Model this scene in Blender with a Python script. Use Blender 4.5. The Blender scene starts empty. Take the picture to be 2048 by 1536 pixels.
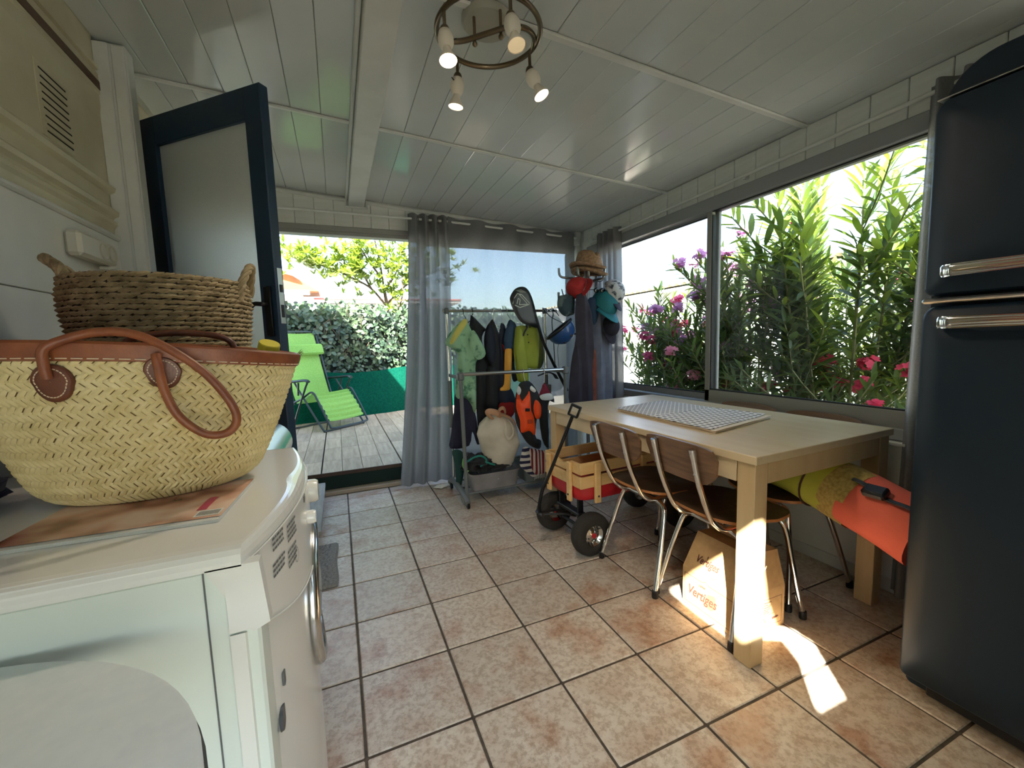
import bpy, bmesh, math, random
from mathutils import Vector, Matrix, Euler, geometry, noise
random.seed(7)
R = random.random
sc = bpy.context.scene
COL = sc.collection
PI = math.pi

# ------------------------------------------------------------------ camera, sky, sun, exposure
cam_d = bpy.data.cameras.new('camera')
cam = bpy.data.objects.new('camera', cam_d)
COL.objects.link(cam)
cam_d.sensor_fit = 'HORIZONTAL'
cam_d.sensor_width = 36.0
cam_d.lens = 36.0 * 835.07 / 2048
cam_d.clip_start = 0.02
_f = Vector((0.38061439, 0.91932208, -0.09989797))
_r = Vector((0.92228447, -0.38524223, -0.03130143))
_u = Vector((0.06726102, 0.08022058, 0.99450521))
cam.matrix_world = Matrix(((_r.x, _u.x, -_f.x, 0.0013), (_r.y, _u.y, -_f.y, -3.3093), (_r.z, _u.z, -_f.z, 1.1370), (0, 0, 0, 1)))
sc.camera = cam

SUN_D = Vector((0.8, 1.0, -1.1)).normalized()
sun_d = bpy.data.lights.new('sun', 'SUN')
sun_d.energy = 9.0
sun_d.angle = math.radians(0.6)
sun_d.color = (1.0, 0.96, 0.90)
sun = bpy.data.objects.new('sun', sun_d)
COL.objects.link(sun)
sun.rotation_euler = SUN_D.to_track_quat('-Z', 'Y').to_euler()
sun.location = (-8, -10, 12)

world = bpy.data.worlds.new('sky')
sc.world = world
world.use_nodes = True
_n = world.node_tree.nodes
_sky = _n.new('ShaderNodeTexSky')
_sky.sky_type = 'NISHITA'
_sky.sun_disc = False
_sky.sun_elevation = math.radians(40.7)
_sky.sun_rotation = math.atan2(-0.8, -1.0)
_sky.dust_density = 2.0
_hs = _n.new('ShaderNodeHueSaturation'); _hs.inputs['Saturation'].default_value = 1.0
world.node_tree.links.new(_sky.outputs[0], _hs.inputs['Color'])
world.node_tree.links.new(_hs.outputs[0], _n['Background'].inputs[0])
_n['Background'].inputs[1].default_value = 0.17

vs = sc.view_settings
vs.view_transform = 'Standard'
vs.look = 'None'
vs.gamma = 1.0
vs.use_curve_mapping = False
vs.exposure = 2.85
sc.cycles.max_bounces = 10
sc.cycles.diffuse_bounces = 6
sc.cycles.transparent_max_bounces = 16
sc.cycles.caustics_reflective = False
sc.cycles.caustics_refractive = False
sc.cycles.sample_clamp_indirect = 6.0
sc.cycles.use_denoising = True

# ------------------------------------------------------------------ materials
def lin(c):
    return tuple(((x / 255) / 12.92 if x / 255 <= 0.04045 else ((x / 255 + 0.055) / 1.055) ** 2.4) for x in c) + (1,)
def new_mat(name):
    m = bpy.data.materials.new(name)
    m.use_nodes = True
    nt = m.node_tree
    return m, nt, nt.nodes['Principled BSDF'], nt.nodes['Material Output']
def coords(nt, scale=(1, 1, 1), rand=0.0, rot=(0, 0, 0)):
    tc = nt.nodes.new('ShaderNodeTexCoord')
    mp = nt.nodes.new('ShaderNodeMapping')
    mp.inputs['Scale'].default_value = scale
    mp.inputs['Rotation'].default_value = rot
    nt.links.new(tc.outputs['Object'], mp.inputs[0])
    if rand:
        oi = nt.nodes.new('ShaderNodeObjectInfo')
        mu = nt.nodes.new('ShaderNodeMath'); mu.operation = 'MULTIPLY'; mu.inputs[1].default_value = rand
        nt.links.new(oi.outputs['Random'], mu.inputs[0])
        nt.links.new(mu.outputs[0], mp.inputs['Location'])
    return mp
def noise_tex(nt, mp, scale, detail=4, rough=0.55):
    t = nt.nodes.new('ShaderNodeTexNoise')
    t.inputs['Scale'].default_value = scale
    t.inputs['Detail'].default_value = detail
    t.inputs['Roughness'].default_value = rough
    nt.links.new(mp.outputs[0], t.inputs['Vector'])
    return t
def ramp(nt, src, stops):
    r = nt.nodes.new('ShaderNodeValToRGB')
    el = r.color_ramp.elements
    while len(el) < len(stops): el.new(0.5)
    for e, (p, c) in zip(el, stops):
        e.position = p; e.color = c
    nt.links.new(src, r.inputs[0])
    return r
def bump(nt, bsdf, src, strength, dist=0.01):
    b = nt.nodes.new('ShaderNodeBump')
    b.inputs['Strength'].default_value = strength
    b.inputs['Distance'].default_value = dist
    nt.links.new(src, b.inputs['Height'])
    nt.links.new(b.outputs[0], bsdf.inputs['Normal'])
def mat(name, c, rough=0.5, metal=0.0, c2=None, nscale=8, stretch=(1, 1, 1), bmp=0.0, bscale=60, rand=0.0, trans=0.0, coat=0.0, lo=0.35, hi=0.65, spec=None, sheen=0.0):
    m, nt, b, o = new_mat(name)
    b.inputs['Base Color'].default_value = lin(c)
    b.inputs['Roughness'].default_value = rough
    b.inputs['Metallic'].default_value = metal
    if coat: b.inputs['Coat Weight'].default_value = coat; b.inputs['Coat Roughness'].default_value = 0.08
    if trans: b.inputs['Transmission Weight'].default_value = trans
    if spec is not None: b.inputs['Specular IOR Level'].default_value = spec
    if sheen: b.inputs['Sheen Weight'].default_value = sheen
    if c2 or bmp:
        mp = coords(nt, stretch, rand)
        if c2:
            t = noise_tex(nt, mp, nscale)
            r = ramp(nt, t.outputs[0], [(lo, lin(c)), (hi, lin(c2))])
            nt.links.new(r.outputs[0], b.inputs['Base Color'])
        if bmp:
            t2 = noise_tex(nt, mp, bscale, 3)
            bump(nt, b, t2.outputs[0], bmp)
    return m
def glass_mat(name, tint=(0.97, 0.99, 0.98), rough=0.0, refl=0.8):
    m, nt, b, o = new_mat(name)
    nt.nodes.remove(b)
    t = nt.nodes.new('ShaderNodeBsdfTransparent'); t.inputs[0].default_value = (*tint, 1)
    g = nt.nodes.new('ShaderNodeBsdfGlossy'); g.inputs['Roughness'].default_value = rough
    fr = nt.nodes.new('ShaderNodeFresnel'); fr.inputs[0].default_value = 1.4
    mu = nt.nodes.new('ShaderNodeMath'); mu.operation = 'MULTIPLY'; mu.inputs[1].default_value = refl
    mx = nt.nodes.new('ShaderNodeMixShader')
    L = nt.links.new
    ge = nt.nodes.new('ShaderNodeNewGeometry')
    sb = nt.nodes.new('ShaderNodeMath'); sb.operation = 'SUBTRACT'; sb.inputs[0].default_value = refl
    mb_ = nt.nodes.new('ShaderNodeMath'); mb_.operation = 'MULTIPLY'; mb_.inputs[1].default_value = refl
    L(ge.outputs['Backfacing'], mb_.inputs[0]); L(mb_.outputs[0], sb.inputs[1]); L(sb.outputs[0], mu.inputs[1])
    L(fr.outputs[0], mu.inputs[0]); L(mu.outputs[0], mx.inputs[0]); L(t.outputs[0], mx.inputs[1]); L(g.outputs[0], mx.inputs[2]); L(mx.outputs[0], o.inputs[0])
    return m
def cloth_mat(name, c, transl=0.4, transp=0.0, c2=None, nscale=300, rough=0.9, lo=0.4, hi=0.6, stretch=(1, 1, 1)):
    m, nt, b, o = new_mat(name)
    nt.nodes.remove(b)
    L = nt.links.new
    d = nt.nodes.new('ShaderNodeBsdfDiffuse'); d.inputs[0].default_value = lin(c)
    tr = nt.nodes.new('ShaderNodeBsdfTranslucent'); tr.inputs[0].default_value = lin(c)
    if c2:
        mp = coords(nt, stretch)
        r = ramp(nt, noise_tex(nt, mp, nscale).outputs[0], [(lo, lin(c)), (hi, lin(c2))])
        L(r.outputs[0], d.inputs[0]); L(r.outputs[0], tr.inputs[0])
    mx = nt.nodes.new('ShaderNodeMixShader'); mx.inputs[0].default_value = transl
    L(d.outputs[0], mx.inputs[1]); L(tr.outputs[0], mx.inputs[2])
    out = mx
    if transp:
        tp = nt.nodes.new('ShaderNodeBsdfTransparent')
        mx2 = nt.nodes.new('ShaderNodeMixShader'); mx2.inputs[0].default_value = transp
        L(mx.outputs[0], mx2.inputs[1]); L(tp.outputs[0], mx2.inputs[2]); out = mx2
    L(out.outputs[0], o.inputs[0])
    return m
def leaf_mat(name, c, c2, transl=0.35, rough=0.45, tint=None):
    m, nt, b, o = new_mat(name)
    L = nt.links.new
    mp = coords(nt, (1, 1, 1), 50)
    t = noise_tex(nt, mp, 3.0, 2)
    r = ramp(nt, t.outputs[0], [(0.3, lin(c)), (0.7, lin(c2))])
    L(r.outputs[0], b.inputs['Base Color'])
    b.inputs['Roughness'].default_value = rough
    tr = nt.nodes.new('ShaderNodeBsdfTranslucent')
    if tint: tr.inputs[0].default_value = lin(tint)
    else: L(r.outputs[0], tr.inputs[0])
    mx = nt.nodes.new('ShaderNodeMixShader'); mx.inputs[0].default_value = transl
    L(b.outputs[0], mx.inputs[1]); L(tr.outputs[0], mx.inputs[2]); L(mx.outputs[0], o.inputs[0])
    return m
def wood_mat(name, c, c2, axis='x', rough=0.4, scale=1.0, bmp=0.05, rand=20, coat=0.0, vary=0.0):
    m, nt, b, o = new_mat(name)
    k = {'x': (1.2, 14, 14), 'y': (14, 1.2, 14), 'z': (14, 14, 1.2)}[axis]
    mp = coords(nt, tuple(a * scale for a in k), rand)
    t = noise_tex(nt, mp, 3.0, 6, 0.65)
    r = ramp(nt, t.outputs[0], [(0.3, lin(c)), (0.72, lin(c2))])
    col_ = r.outputs[0]
    if vary:
        oi = nt.nodes.new('ShaderNodeObjectInfo'); hv = nt.nodes.new('ShaderNodeHueSaturation')
        mr = nt.nodes.new('ShaderNodeMapRange'); mr.inputs[3].default_value = 1 - vary; mr.inputs[4].default_value = 1 + vary
        nt.links.new(oi.outputs['Random'], mr.inputs[0]); nt.links.new(mr.outputs[0], hv.inputs['Value'])
        nt.links.new(col_, hv.inputs['Color']); col_ = hv.outputs[0]
    nt.links.new(col_, b.inputs['Base Color'])
    b.inputs['Roughness'].default_value = rough
    if coat: b.inputs['Coat Weight'].default_value = coat; b.inputs['Coat Roughness'].default_value = 0.15
    bump(nt, b, t.outputs[0], bmp)
    return m
def stripe_mat(name, stops, axis, freq, rough=0.9):
    """bands of flat colour along one object axis"""
    m, nt, b, o = new_mat(name)
    mp = coords(nt)
    sp = nt.nodes.new('ShaderNodeSeparateXYZ'); nt.links.new(mp.outputs[0], sp.inputs[0])
    mu = nt.nodes.new('ShaderNodeMath'); mu.operation = 'MULTIPLY'; mu.inputs[1].default_value = freq
    nt.links.new(sp.outputs['XYZ'.index(axis.upper())], mu.inputs[0])
    fr = nt.nodes.new('ShaderNodeMath'); fr.operation = 'FRACT'; nt.links.new(mu.outputs[0], fr.inputs[0])
    r = ramp(nt, fr.outputs[0], stops); r.color_ramp.interpolation = 'CONSTANT'
    nt.links.new(r.outputs[0], b.inputs['Base Color'])
    b.inputs['Roughness'].default_value = rough
    return m
def emit_mat(name, c, strength):
    m, nt, b, o = new_mat(name)
    b.inputs['Base Color'].default_value = (*c, 1)
    b.inputs['Emission Color'].default_value = (*c, 1)
    b.inputs['Emission Strength'].default_value = strength
    return m

# ------------------------------------------------------------------ mesh building
def wm(o):
    m = Matrix.LocRotScale(o.location, o.rotation_euler, o.scale)
    return wm(o.parent) @ m if o.parent else m
def frames(pts, closed=False):
    n = len(pts)
    tans = []
    for i in range(n):
        a = pts[(i - 1) % n] if (closed or i > 0) else pts[i]
        b = pts[(i + 1) % n] if (closed or i < n - 1) else pts[i]
        t = (b - a)
        tans.append(t.normalized() if t.length > 1e-9 else Vector((0, 0, 1)))
    ref = Vector((0, 0, 1)) if abs(tans[0].z) < 0.9 else Vector((1, 0, 0))
    nrm = (ref - tans[0] * ref.dot(tans[0])).normalized()
    out = []
    for t in tans:
        nrm = nrm - t * nrm.dot(t)
        nrm = nrm.normalized() if nrm.length > 1e-6 else t.orthogonal().normalized()
        out.append((t, nrm, t.cross(nrm)))
    return out
def cr(pts, n=6, closed=False):
    """Catmull-Rom through the points"""
    P = [Vector(p) for p in pts]
    out = []
    N = len(P)
    for i in range(N if closed else N - 1):
        p1, p2 = P[i], P[(i + 1) % N]
        p0 = P[(i - 1) % N] if (closed or i > 0) else p1 * 2 - p2
        p3 = P[(i + 2) % N] if (closed or i < N - 2) else p2 * 2 - p1
        for k in range(n):
            t = k / n
            out.append(0.5 * ((2 * p1) + (p2 - p0) * t + (2 * p0 - 5 * p1 + 4 * p2 - p3) * t * t + (3 * p1 - p0 - 3 * p2 + p3) * t ** 3))
    if not closed: out.append(P[-1])
    return out
def rot_m(rx=0, ry=0, rz=0):
    return Euler((rx, ry, rz)).to_matrix()
class MB:
    def __init__(s):
        s.v = []; s.f = []; s.s = []
    def add(s, verts, faces, smooth=False, M=None):
        o = len(s.v)
        s.v += [tuple(M @ Vector(p)) for p in verts] if M is not None else [tuple(p) for p in verts]
        s.f += [tuple(i + o for i in f) for f in faces]
        s.s += [smooth] * len(faces)
        return s
    def box(s, c, d, ch=0.0, rot=None, M=None):
        hx, hy, hz = d[0] / 2, d[1] / 2, d[2] / 2
        ch = min(ch, hx * 0.9, hy * 0.9, hz * 0.9)
        c = Vector(c); rot = rot or Matrix.Identity(3)
        if ch <= 0:
            vs_ = [(x * hx, y * hy, z * hz) for x in (-1, 1) for y in (-1, 1) for z in (-1, 1)]
            fs = [(0, 1, 3, 2), (4, 6, 7, 5), (0, 4, 5, 1), (2, 3, 7, 6), (0, 2, 6, 4), (1, 5, 7, 3)]
        else:
            vs_ = []; idx = {}
            for x in (-1, 1):
                for y in (-1, 1):
                    for z in (-1, 1):
                        idx[x, y, z] = len(vs_)
                        vs_ += [(x * hx, y * (hy - ch), z * (hz - ch)), (x * (hx - ch), y * hy, z * (hz - ch)), (x * (hx - ch), y * (hy - ch), z * hz)]
            fs = []
            q = [(-1, -1), (1, -1), (1, 1), (-1, 1)]
            for x in (-1, 1):
                f = [idx[x, a, b] for a, b in q]; fs.append(tuple(f if x > 0 else f[::-1]))
                f = [idx[b, x, a] + 1 for a, b in q]; fs.append(tuple(f if x > 0 else f[::-1]))
                f = [idx[a, b, x] + 2 for a, b in q]; fs.append(tuple(f if x > 0 else f[::-1]))
            for a in (-1, 1):
                for b in (-1, 1):
                    def e(f, flip): fs.append(tuple(f[::-1] if flip else f))
                    e((idx[a, b, -1], idx[a, b, 1], idx[a, b, 1] + 1, idx[a, b, -1] + 1), a * b > 0)
                    e((idx[a, -1, b] + 2, idx[a, 1, b] + 2, idx[a, 1, b], idx[a, -1, b]), a * b < 0)
                    e((idx[-1, a, b] + 1, idx[1, a, b] + 1, idx[1, a, b] + 2, idx[-1, a, b] + 2), a * b > 0)
                    for z in (-1, 1):
                        k = idx[a, b, z]; e((k, k + 1, k + 2), a * b * z < 0)
        P = [c + rot @ Vector(p) for p in vs_]
        return s.add(P, fs, False, M)
    def tube(s, pts, r, n=8, closed=False, caps=True, M=None, flat=1.0):
        P = [Vector(p) for p in pts]
        fr = frames(P, closed)
        vs_ = []; fs = []
        for i, (p, (t, a, b)) in enumerate(zip(P, fr)):
            rr = r[i] if isinstance(r, (list, tuple)) else r
            for k in range(n):
                th = 2 * PI * k / n
                vs_.append(p + a * (math.cos(th) * rr * flat) + b * (math.sin(th) * rr))
        m = len(P)
        for i in range(m if closed else m - 1):
            j = (i + 1) % m
            for k in range(n):
                fs.append((i * n + k, i * n + (k + 1) % n, j * n + (k + 1) % n, j * n + k))
        s.add(vs_, fs, True, M)
        if caps and not closed:
            s.add(vs_[:n], [tuple(range(n))[::-1]], False, M); s.add(vs_[-n:], [tuple(range(n))], False, M)
        return s
    def lathe(s, prof, n=24, c=(0, 0, 0), rot=None, sx=1, sy=1, smooth=True, M=None, capb=True, capt=True):
        rot = rot or Matrix.Identity(3); c = Vector(c)
        vs_ = [c + rot @ Vector((r * math.cos(2 * PI * k / n) * sx, r * math.sin(2 * PI * k / n) * sy, z)) for r, z in prof for k in range(n)]
        fs = [(i * n + k, i * n + (k + 1) % n, (i + 1) * n + (k + 1) % n, (i + 1) * n + k) for i in range(len(prof) - 1) for k in range(n)]
        s.add(vs_, fs, smooth, M)
        if capb and prof[0][0] > 1e-6: s.add(vs_[:n], [tuple(range(n))[::-1]], False, M)
        if capt and prof[-1][0] > 1e-6: s.add(vs_[-n:], [tuple(range(n))], False, M)
        return s
    def cyl(s, a, b, r, n=12, r2=None, M=None):
        a, b = Vector(a), Vector(b)
        return s.tube([a, b], [r, r2 if r2 is not None else r], n, M=M)
    def ell(s, c, rad, n=16, m=10, rot=None, M=None, wob=0.0, seed=0, z0=-1.0, z1=1.0):
        rot = rot or Matrix.Identity(3); c = Vector(c)
        vs_ = []
        for i in range(m + 1):
            z = z0 + (z1 - z0) * i / m
            ph = math.asin(max(-1, min(1, z)))
            if z0 == -1 and z1 == 1: ph = -PI / 2 + PI * i / m
            for k in range(n):
                th = 2 * PI * k / n
                p = Vector((math.cos(ph) * math.cos(th), math.cos(ph) * math.sin(th), math.sin(ph)))
                w = 1 + wob * noise.noise(p * 2.2 + Vector((seed, seed * 1.7, 0))) + wob * 0.5 * noise.noise(p * 5 + Vector((seed, 3, 0)))
                vs_.append(c + rot @ Vector((p.x * rad[0] * w, p.y * rad[1] * w, p.z * rad[2] * w)))
        fs = [(i * n + k, i * n + (k + 1) % n, (i + 1) * n + (k + 1) % n, (i + 1) * n + k) for i in range(m) for k in range(n)]
        return s.add(vs_, fs, True, M)
    def grid(s, fn, nu, nv, smooth=True, closed=False, M=None):
        cols = nu if closed else nu + 1
        vs_ = [fn(i / nu, j / nv) for j in range(nv + 1) for i in range(cols)]
        fs = [(j * cols + i, j * cols + (i + 1) % cols, (j + 1) * cols + (i + 1) % cols, (j + 1) * cols + i) for j in range(nv) for i in range(nu)]
        return s.add(vs_, fs, smooth, M)
    def prism(s, poly, fn, h, smooth=False):
        """poly of 2D points, fn(a,b,t) -> point, t in 0..h"""
        n = len(poly)
        vs_ = [fn(a, b, 0) for a, b in poly] + [fn(a, b, h) for a, b in poly]
        tri = geometry.tessellate_polygon([[Vector((a, b, 0)) for a, b in poly]])
        fs = [tuple(t)[::-1] for t in tri] + [tuple(i + n for i in t) for t in tri]
        fs += [(i, (i + 1) % n, n + (i + 1) % n, n + i) for i in range(n)]
        return s.add(vs_, fs, smooth)
    def build(s, name, m, parent=None, kind=None, local=False, label=None):
        V = [Vector(p) for p in s.v]
        if not V: V = [Vector((0, 0, 0))]
        loc = Vector((0, 0, 0))
        if parent is not None:
            if not local:
                inv = wm(parent).inverted(); V = [inv @ p for p in V]
        else:
            lo = [min(p[i] for p in V) for i in range(3)]; hi = [max(p[i] for p in V) for i in range(3)]
            loc = Vector(((lo[0] + hi[0]) / 2, (lo[1] + hi[1]) / 2, lo[2])); V = [p - loc for p in V]
        me = bpy.data.meshes.new(name)
        me.from_pydata(V, [], s.f)
        me.polygons.foreach_set('use_smooth', s.s)
        me.update()
        if len(s.f) < 4000:
            b_ = bmesh.new(); b_.from_mesh(me); bmesh.ops.recalc_face_normals(b_, faces=b_.faces); b_.to_mesh(me); b_.free()
        if any(s.s) and len(s.f) < 30000: me.set_sharp_from_angle(angle=0.75)
        if m: me.materials.append(m)
        o = bpy.data.objects.new(name, me); COL.objects.link(o)
        o.location = loc
        if parent is not None: o.parent = parent
        if kind: o['kind'] = kind
        if label: o['label'] = label
        return o
def tag(o, label=None, cat=None, group=None, kind=None):
    for k, v in (('label', label), ('category', cat), ('group', group), ('kind', kind)):
        if v: o[k] = v
    return o
def thing(name, label, cat, loc=(0, 0, 0), rz=0.0, group=None):
    o = bpy.data.objects.new(name, None); COL.objects.link(o)
    o.empty_display_size = 0.05; o.location = loc; o.rotation_euler = (0, 0, rz)
    return tag(o, label, cat, group)
def struct_empty(name, loc=(0, 0, 0)):
    o = bpy.data.objects.new(name, None); COL.objects.link(o); o.location = loc; o['kind'] = 'structure'
    return o
def place(src, name, loc, rot=None, scale=None, parent=None, m=None):
    """another object that shares the mesh of src; loc is in the parent's coordinates"""
    o = bpy.data.objects.new(name, src.data if hasattr(src, 'data') else src); COL.objects.link(o)
    o.location = loc
    if rot is not None: o.rotation_euler = rot
    if scale is not None: o.scale = scale
    if parent is not None: o.parent = parent
    return o
def copy_tree(o, parent=None):
    c = o.copy(); COL.objects.link(c)
    if parent is not None: c.parent = parent
    for ch in [x for x in o.children]: copy_tree(ch, c)
    return c
def pip(p, poly):
    x, y = p; c = False; n = len(poly)
    for i in range(n):
        a, b = poly[i], poly[i - 1]
        if (a[1] > y) != (b[1] > y) and x < (b[0] - a[0]) * (y - a[1]) / (b[1] - a[1]) + a[0]: c = not c
    return c
def pdist(p, poly):
    best = 9; n = len(poly)
    for i in range(n):
        ax, ay = poly[i]; bx, by = poly[i - 1]
        dx, dy = bx - ax, by - ay; L = dx * dx + dy * dy or 1e-12
        t = max(0, min(1, ((p[0] - ax) * dx + (p[1] - ay) * dy) / L))
        best = min(best, math.hypot(p[0] - ax - dx * t, p[1] - ay - dy * t))
    return best
def garment(mb, poly, y, th=0.03, fold=0.008, fdir=(60, 4), res=0.02, seed=0, tilt=None):
    """a soft, closed cloth body hanging in the plane y; poly is its outline in (x, z)"""
    N = len(poly)
    dense = [(p.x, p.y) for p in cr([(a, b, 0) for a, b in poly], 3, True)]
    xs = [p[0] for p in dense]; zs = [p[1] for p in dense]
    pts = [Vector(p) for p in dense]; n0 = len(pts)
    edges = [(i, (i + 1) % n0) for i in range(n0)]
    x = min(xs) + res / 2
    while x < max(xs):
        z = min(zs) + res / 2
        while z < max(zs):
            if pip((x, z), dense) and pdist((x, z), dense) > res * 0.45: pts.append(Vector((x, z)))
            z += res
        x += res
    v, e, f, *_ = geometry.delaunay_2d_cdt(pts, edges, [], 1, 1e-5)
    half = []
    for p in v:
        d = pdist((p.x, p.y), dense)
        k = min(1, d / (th * 0.9))
        w = th / 2 * math.sqrt(max(0, 1 - (1 - k) ** 2))
        g = fold * (math.sin(p.x * fdir[0] + p.y * fdir[1] + seed) + 0.7 * noise.noise(Vector((p.x * 14, p.y * 9, seed)))) * min(1, k + 0.2)
        half.append((w, g))
    tl = tilt or (lambda x, z: 0)
    n = len(v)
    P = [(p.x, y - w + g + tl(p.x, p.y), p.y) for p, (w, g) in zip(v, half)] + [(p.x, y + w + g + tl(p.x, p.y), p.y) for p, (w, g) in zip(v, half)]
    F = [tuple(t) for t in f] + [tuple(i + n for i in t)[::-1] for t in f]
    mb.add(P, F, True)
    return mb
def text_mb(mb, s, size, fn, shear=0.0, extr=0.0006, width=None):
    """flat lettering: fn(a, b, t) places it"""
    cu = bpy.data.curves.new('lettering', 'FONT'); cu.body = s; cu.size = size; cu.shear = shear; cu.offset = size * 0.022
    ob = bpy.data.objects.new('lettering', cu); COL.objects.link(ob)
    dg = bpy.context.evaluated_depsgraph_get()
    me = bpy.data.meshes.new_from_object(ob.evaluated_get(dg))
    w = max([v.co.x for v in me.vertices] or [1])
    k = width / w if width else 1
    mb.add([fn(v.co.x * k, v.co.y, extr) for v in me.vertices], [tuple(p.vertices) for p in me.polygons])
    bpy.data.objects.remove(ob); bpy.data.meshes.remove(me); bpy.data.curves.remove(cu)
    return mb
# ------------------------------------------------------------------ the setting
SL = 0.063
def cz(x): return 2.262 - SL * x
XL, XR, YB, YR = -0.76, 2.17, 0.16, -3.75
m_grout = mat('grout', (96, 86, 74), 0.9, c2=(70, 62, 54), nscale=30, bmp=0.2)
def tile_material():
    m, nt, b, o = new_mat('terracotta_tile')
    L = nt.links.new
    mp = coords(nt, (1, 1, 1), 40)
    big = noise_tex(nt, mp, 5.5, 5, 0.6)
    fine = noise_tex(nt, mp, 55, 5, 0.7)
    r1 = ramp(nt, big.outputs[0], [(0.32, lin((196, 176, 156))), (0.5, lin((214, 203, 187))), (0.68, lin((186, 152, 128)))])
    r2 = ramp(nt, fine.outputs[0], [(0.40, (0.66, 0.58, 0.51, 1)), (0.55, (1, 1, 1, 1))])
    mx = nt.nodes.new('ShaderNodeMix'); mx.data_type = 'RGBA'; mx.blend_type = 'MULTIPLY'; mx.inputs[0].default_value = 0.8
    L(r1.outputs[0], mx.inputs[6]); L(r2.outputs[0], mx.inputs[7])
    oi = nt.nodes.new('ShaderNodeObjectInfo')
    hv = nt.nodes.new('ShaderNodeHueSaturation')
    mr = nt.nodes.new('ShaderNodeMapRange'); mr.inputs[3].default_value = 0.88; mr.inputs[4].default_value = 1.08
    L(oi.outputs['Random'], mr.inputs[0]); L(mr.outputs[0], hv.inputs['Value'])
    L(mx.outputs[2], hv.inputs['Color']); L(hv.outputs[0], b.inputs['Base Color'])
    rr = ramp(nt, fine.outputs[0], [(0.3, (0.30, 0.30, 0.30, 1)), (0.7, (0.46, 0.46, 0.46, 1))])
    L(rr.outputs[0], b.inputs['Roughness'])
    bump(nt, b, fine.outputs[0], 0.16, 0.004)
    return m
m_tile = tile_material()
m_board = mat('white_lacquer_board', (208, 213, 212), 0.13, c2=(200, 205, 203), nscale=2, coat=0.25, bmp=0.02, bscale=12)
m_white = mat('white_paint', (218, 220, 216), 0.45, c2=(206, 208, 202), nscale=5)
m_wall = mat('panel_white', (228, 229, 224), 0.5, c2=(216, 218, 212), nscale=3)
m_cream = mat('cream_cladding', (208, 203, 176), 0.38, c2=(194, 188, 158), nscale=4)
m_brown = mat('brown_stripe', (88, 62, 40), 0.5)
m_alu = mat('grey_aluminium', (150, 150, 146), 0.45, 0.35)
m_alud = mat('dark_aluminium', (146, 149, 150), 0.5, 0.1)
m_dark = mat('dark_void', (22, 20, 18), 0.9)
m_glass = glass_mat('window_glass')
m_seal = mat('black_seal', (24, 26, 28), 0.6)
m_chrome = mat('chrome', (225, 225, 222), 0.12, 1.0)
m_steel = mat('brushed_steel', (190, 190, 188), 0.3, 1.0, bmp=0.03, bscale=90)
m_black = mat('black_plastic', (22, 23, 25), 0.45)
m_grey = mat('grey_plastic', (108, 112, 112), 0.5)

# floor
fl = MB().box(((XL + XR) / 2 - 0.2, (YR + YB) / 2, -0.03), (XR - XL + 0.6, YB - YR + 0.02, 0.052)).build('floor', m_grout, kind='structure')
fl_off = fl.location
t0 = MB().box((0, 0, -0.008), (0.3015, 0.3015, 0.016), 0.003).build('tile', m_tile, fl, local=True)
first = True
for i in range(-3, 8):
    for j in range(-1, 13):
        x0, x1 = max(i * 0.31, XL - 0.02), min((i + 1) * 0.31, XR + 0.05)
        y1, y0 = min(-j * 0.31, YB - 0.05), max(-(j + 1) * 0.31, YR)
        if x1 - x0 < 0.02 or y1 - y0 < 0.02: continue
        o = t0 if first else place(t0, 'tile', (0, 0, 0), parent=fl)
        first = False
        o.location = ((x0 + x1) / 2 - fl_off.x, (y0 + y1) / 2 - fl_off.y, 0.0 - fl_off.z + (R() - 0.5) * 0.0012)
        o.scale = ((x1 - x0) / 0.31 * (0.9985 + R() * 0.003), (y1 - y0) / 0.31 * (0.9985 + R() * 0.003), 1)
        o.rotation_euler = ((R() - 0.5) * 0.004, (R() - 0.5) * 0.004, (R() - 0.5) * 0.006)

# ceiling: sloping slab, boards, joint strips, beam
ang = math.atan(SL); rc = rot_m(0, ang, 0)
ce = MB()
ce.box(((XL + XR) / 2 + 0.05, (YB + YR) / 2, cz((XL + XR) / 2 + 0.05) + 0.055), (XR - XL + 0.42, YB - YR + 0.5, 0.06), rot=rc)
ceil = ce.build('ceiling', m_white, kind='structure')
secs = [(YB, -0.968), (-0.99, -1.895), (-1.92, -2.84), (-2.865, YR)]
x = 0.267 - 0.131 * 8
bproto = MB().box((0, 0, 0), (0.1297, 1.0, 0.012), 0.0022).build('ceiling_board', m_board, ceil, local=True)
first = True
while x < XR:
    a, b = max(x, XL), min(x + 0.131, XR)
    if b - a > 0.01:
        for (ya, yb_) in secs:
            o = bproto if first else place(bproto, 'ceiling_board', (0, 0, 0), parent=ceil)
            first = False
            xm = (a + b) / 2
            o.location = Vector((xm, (ya + yb_) / 2, cz(xm) + 0.008 + (R() - 0.5) * 0.0022)) - ceil.location
            o.rotation_euler = (0, ang + (R() - 0.5) * 0.006, 0)
            o.scale = ((b - a) / 0.131, abs(ya - yb_), 1)
    x += 0.131
for yy, w in ((-0.979, 0.024), (-1.907, 0.03), (-2.852, 0.024)):
    for a, b in ((XL, 0.145), (0.27, XR)):
        xm = (a + b) / 2
        MB().box((xm, yy, cz(xm) - 0.002), (b - a, w, 0.012), 0.004, rc).build('joint_strip', m_white, ceil)
bm_ = MB()
bm_.box((0.207, (YB + YR) / 2, cz(0.207) - 0.028), (0.113, YB - YR, 0.06), 0.004)
beam = bm_.build('trim_1', m_white, kind='structure')
MB().box((0.14, (YB + YR) / 2, cz(0.14) - 0.012), (0.018, YB - YR, 0.022), 0.004).build('cover_strip', m_white, beam)
MB().box((0.207, YB - 0.008, 2.185), (0.165, 0.018, 0.012), 0.003).build('end_trim', m_white, beam)
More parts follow.
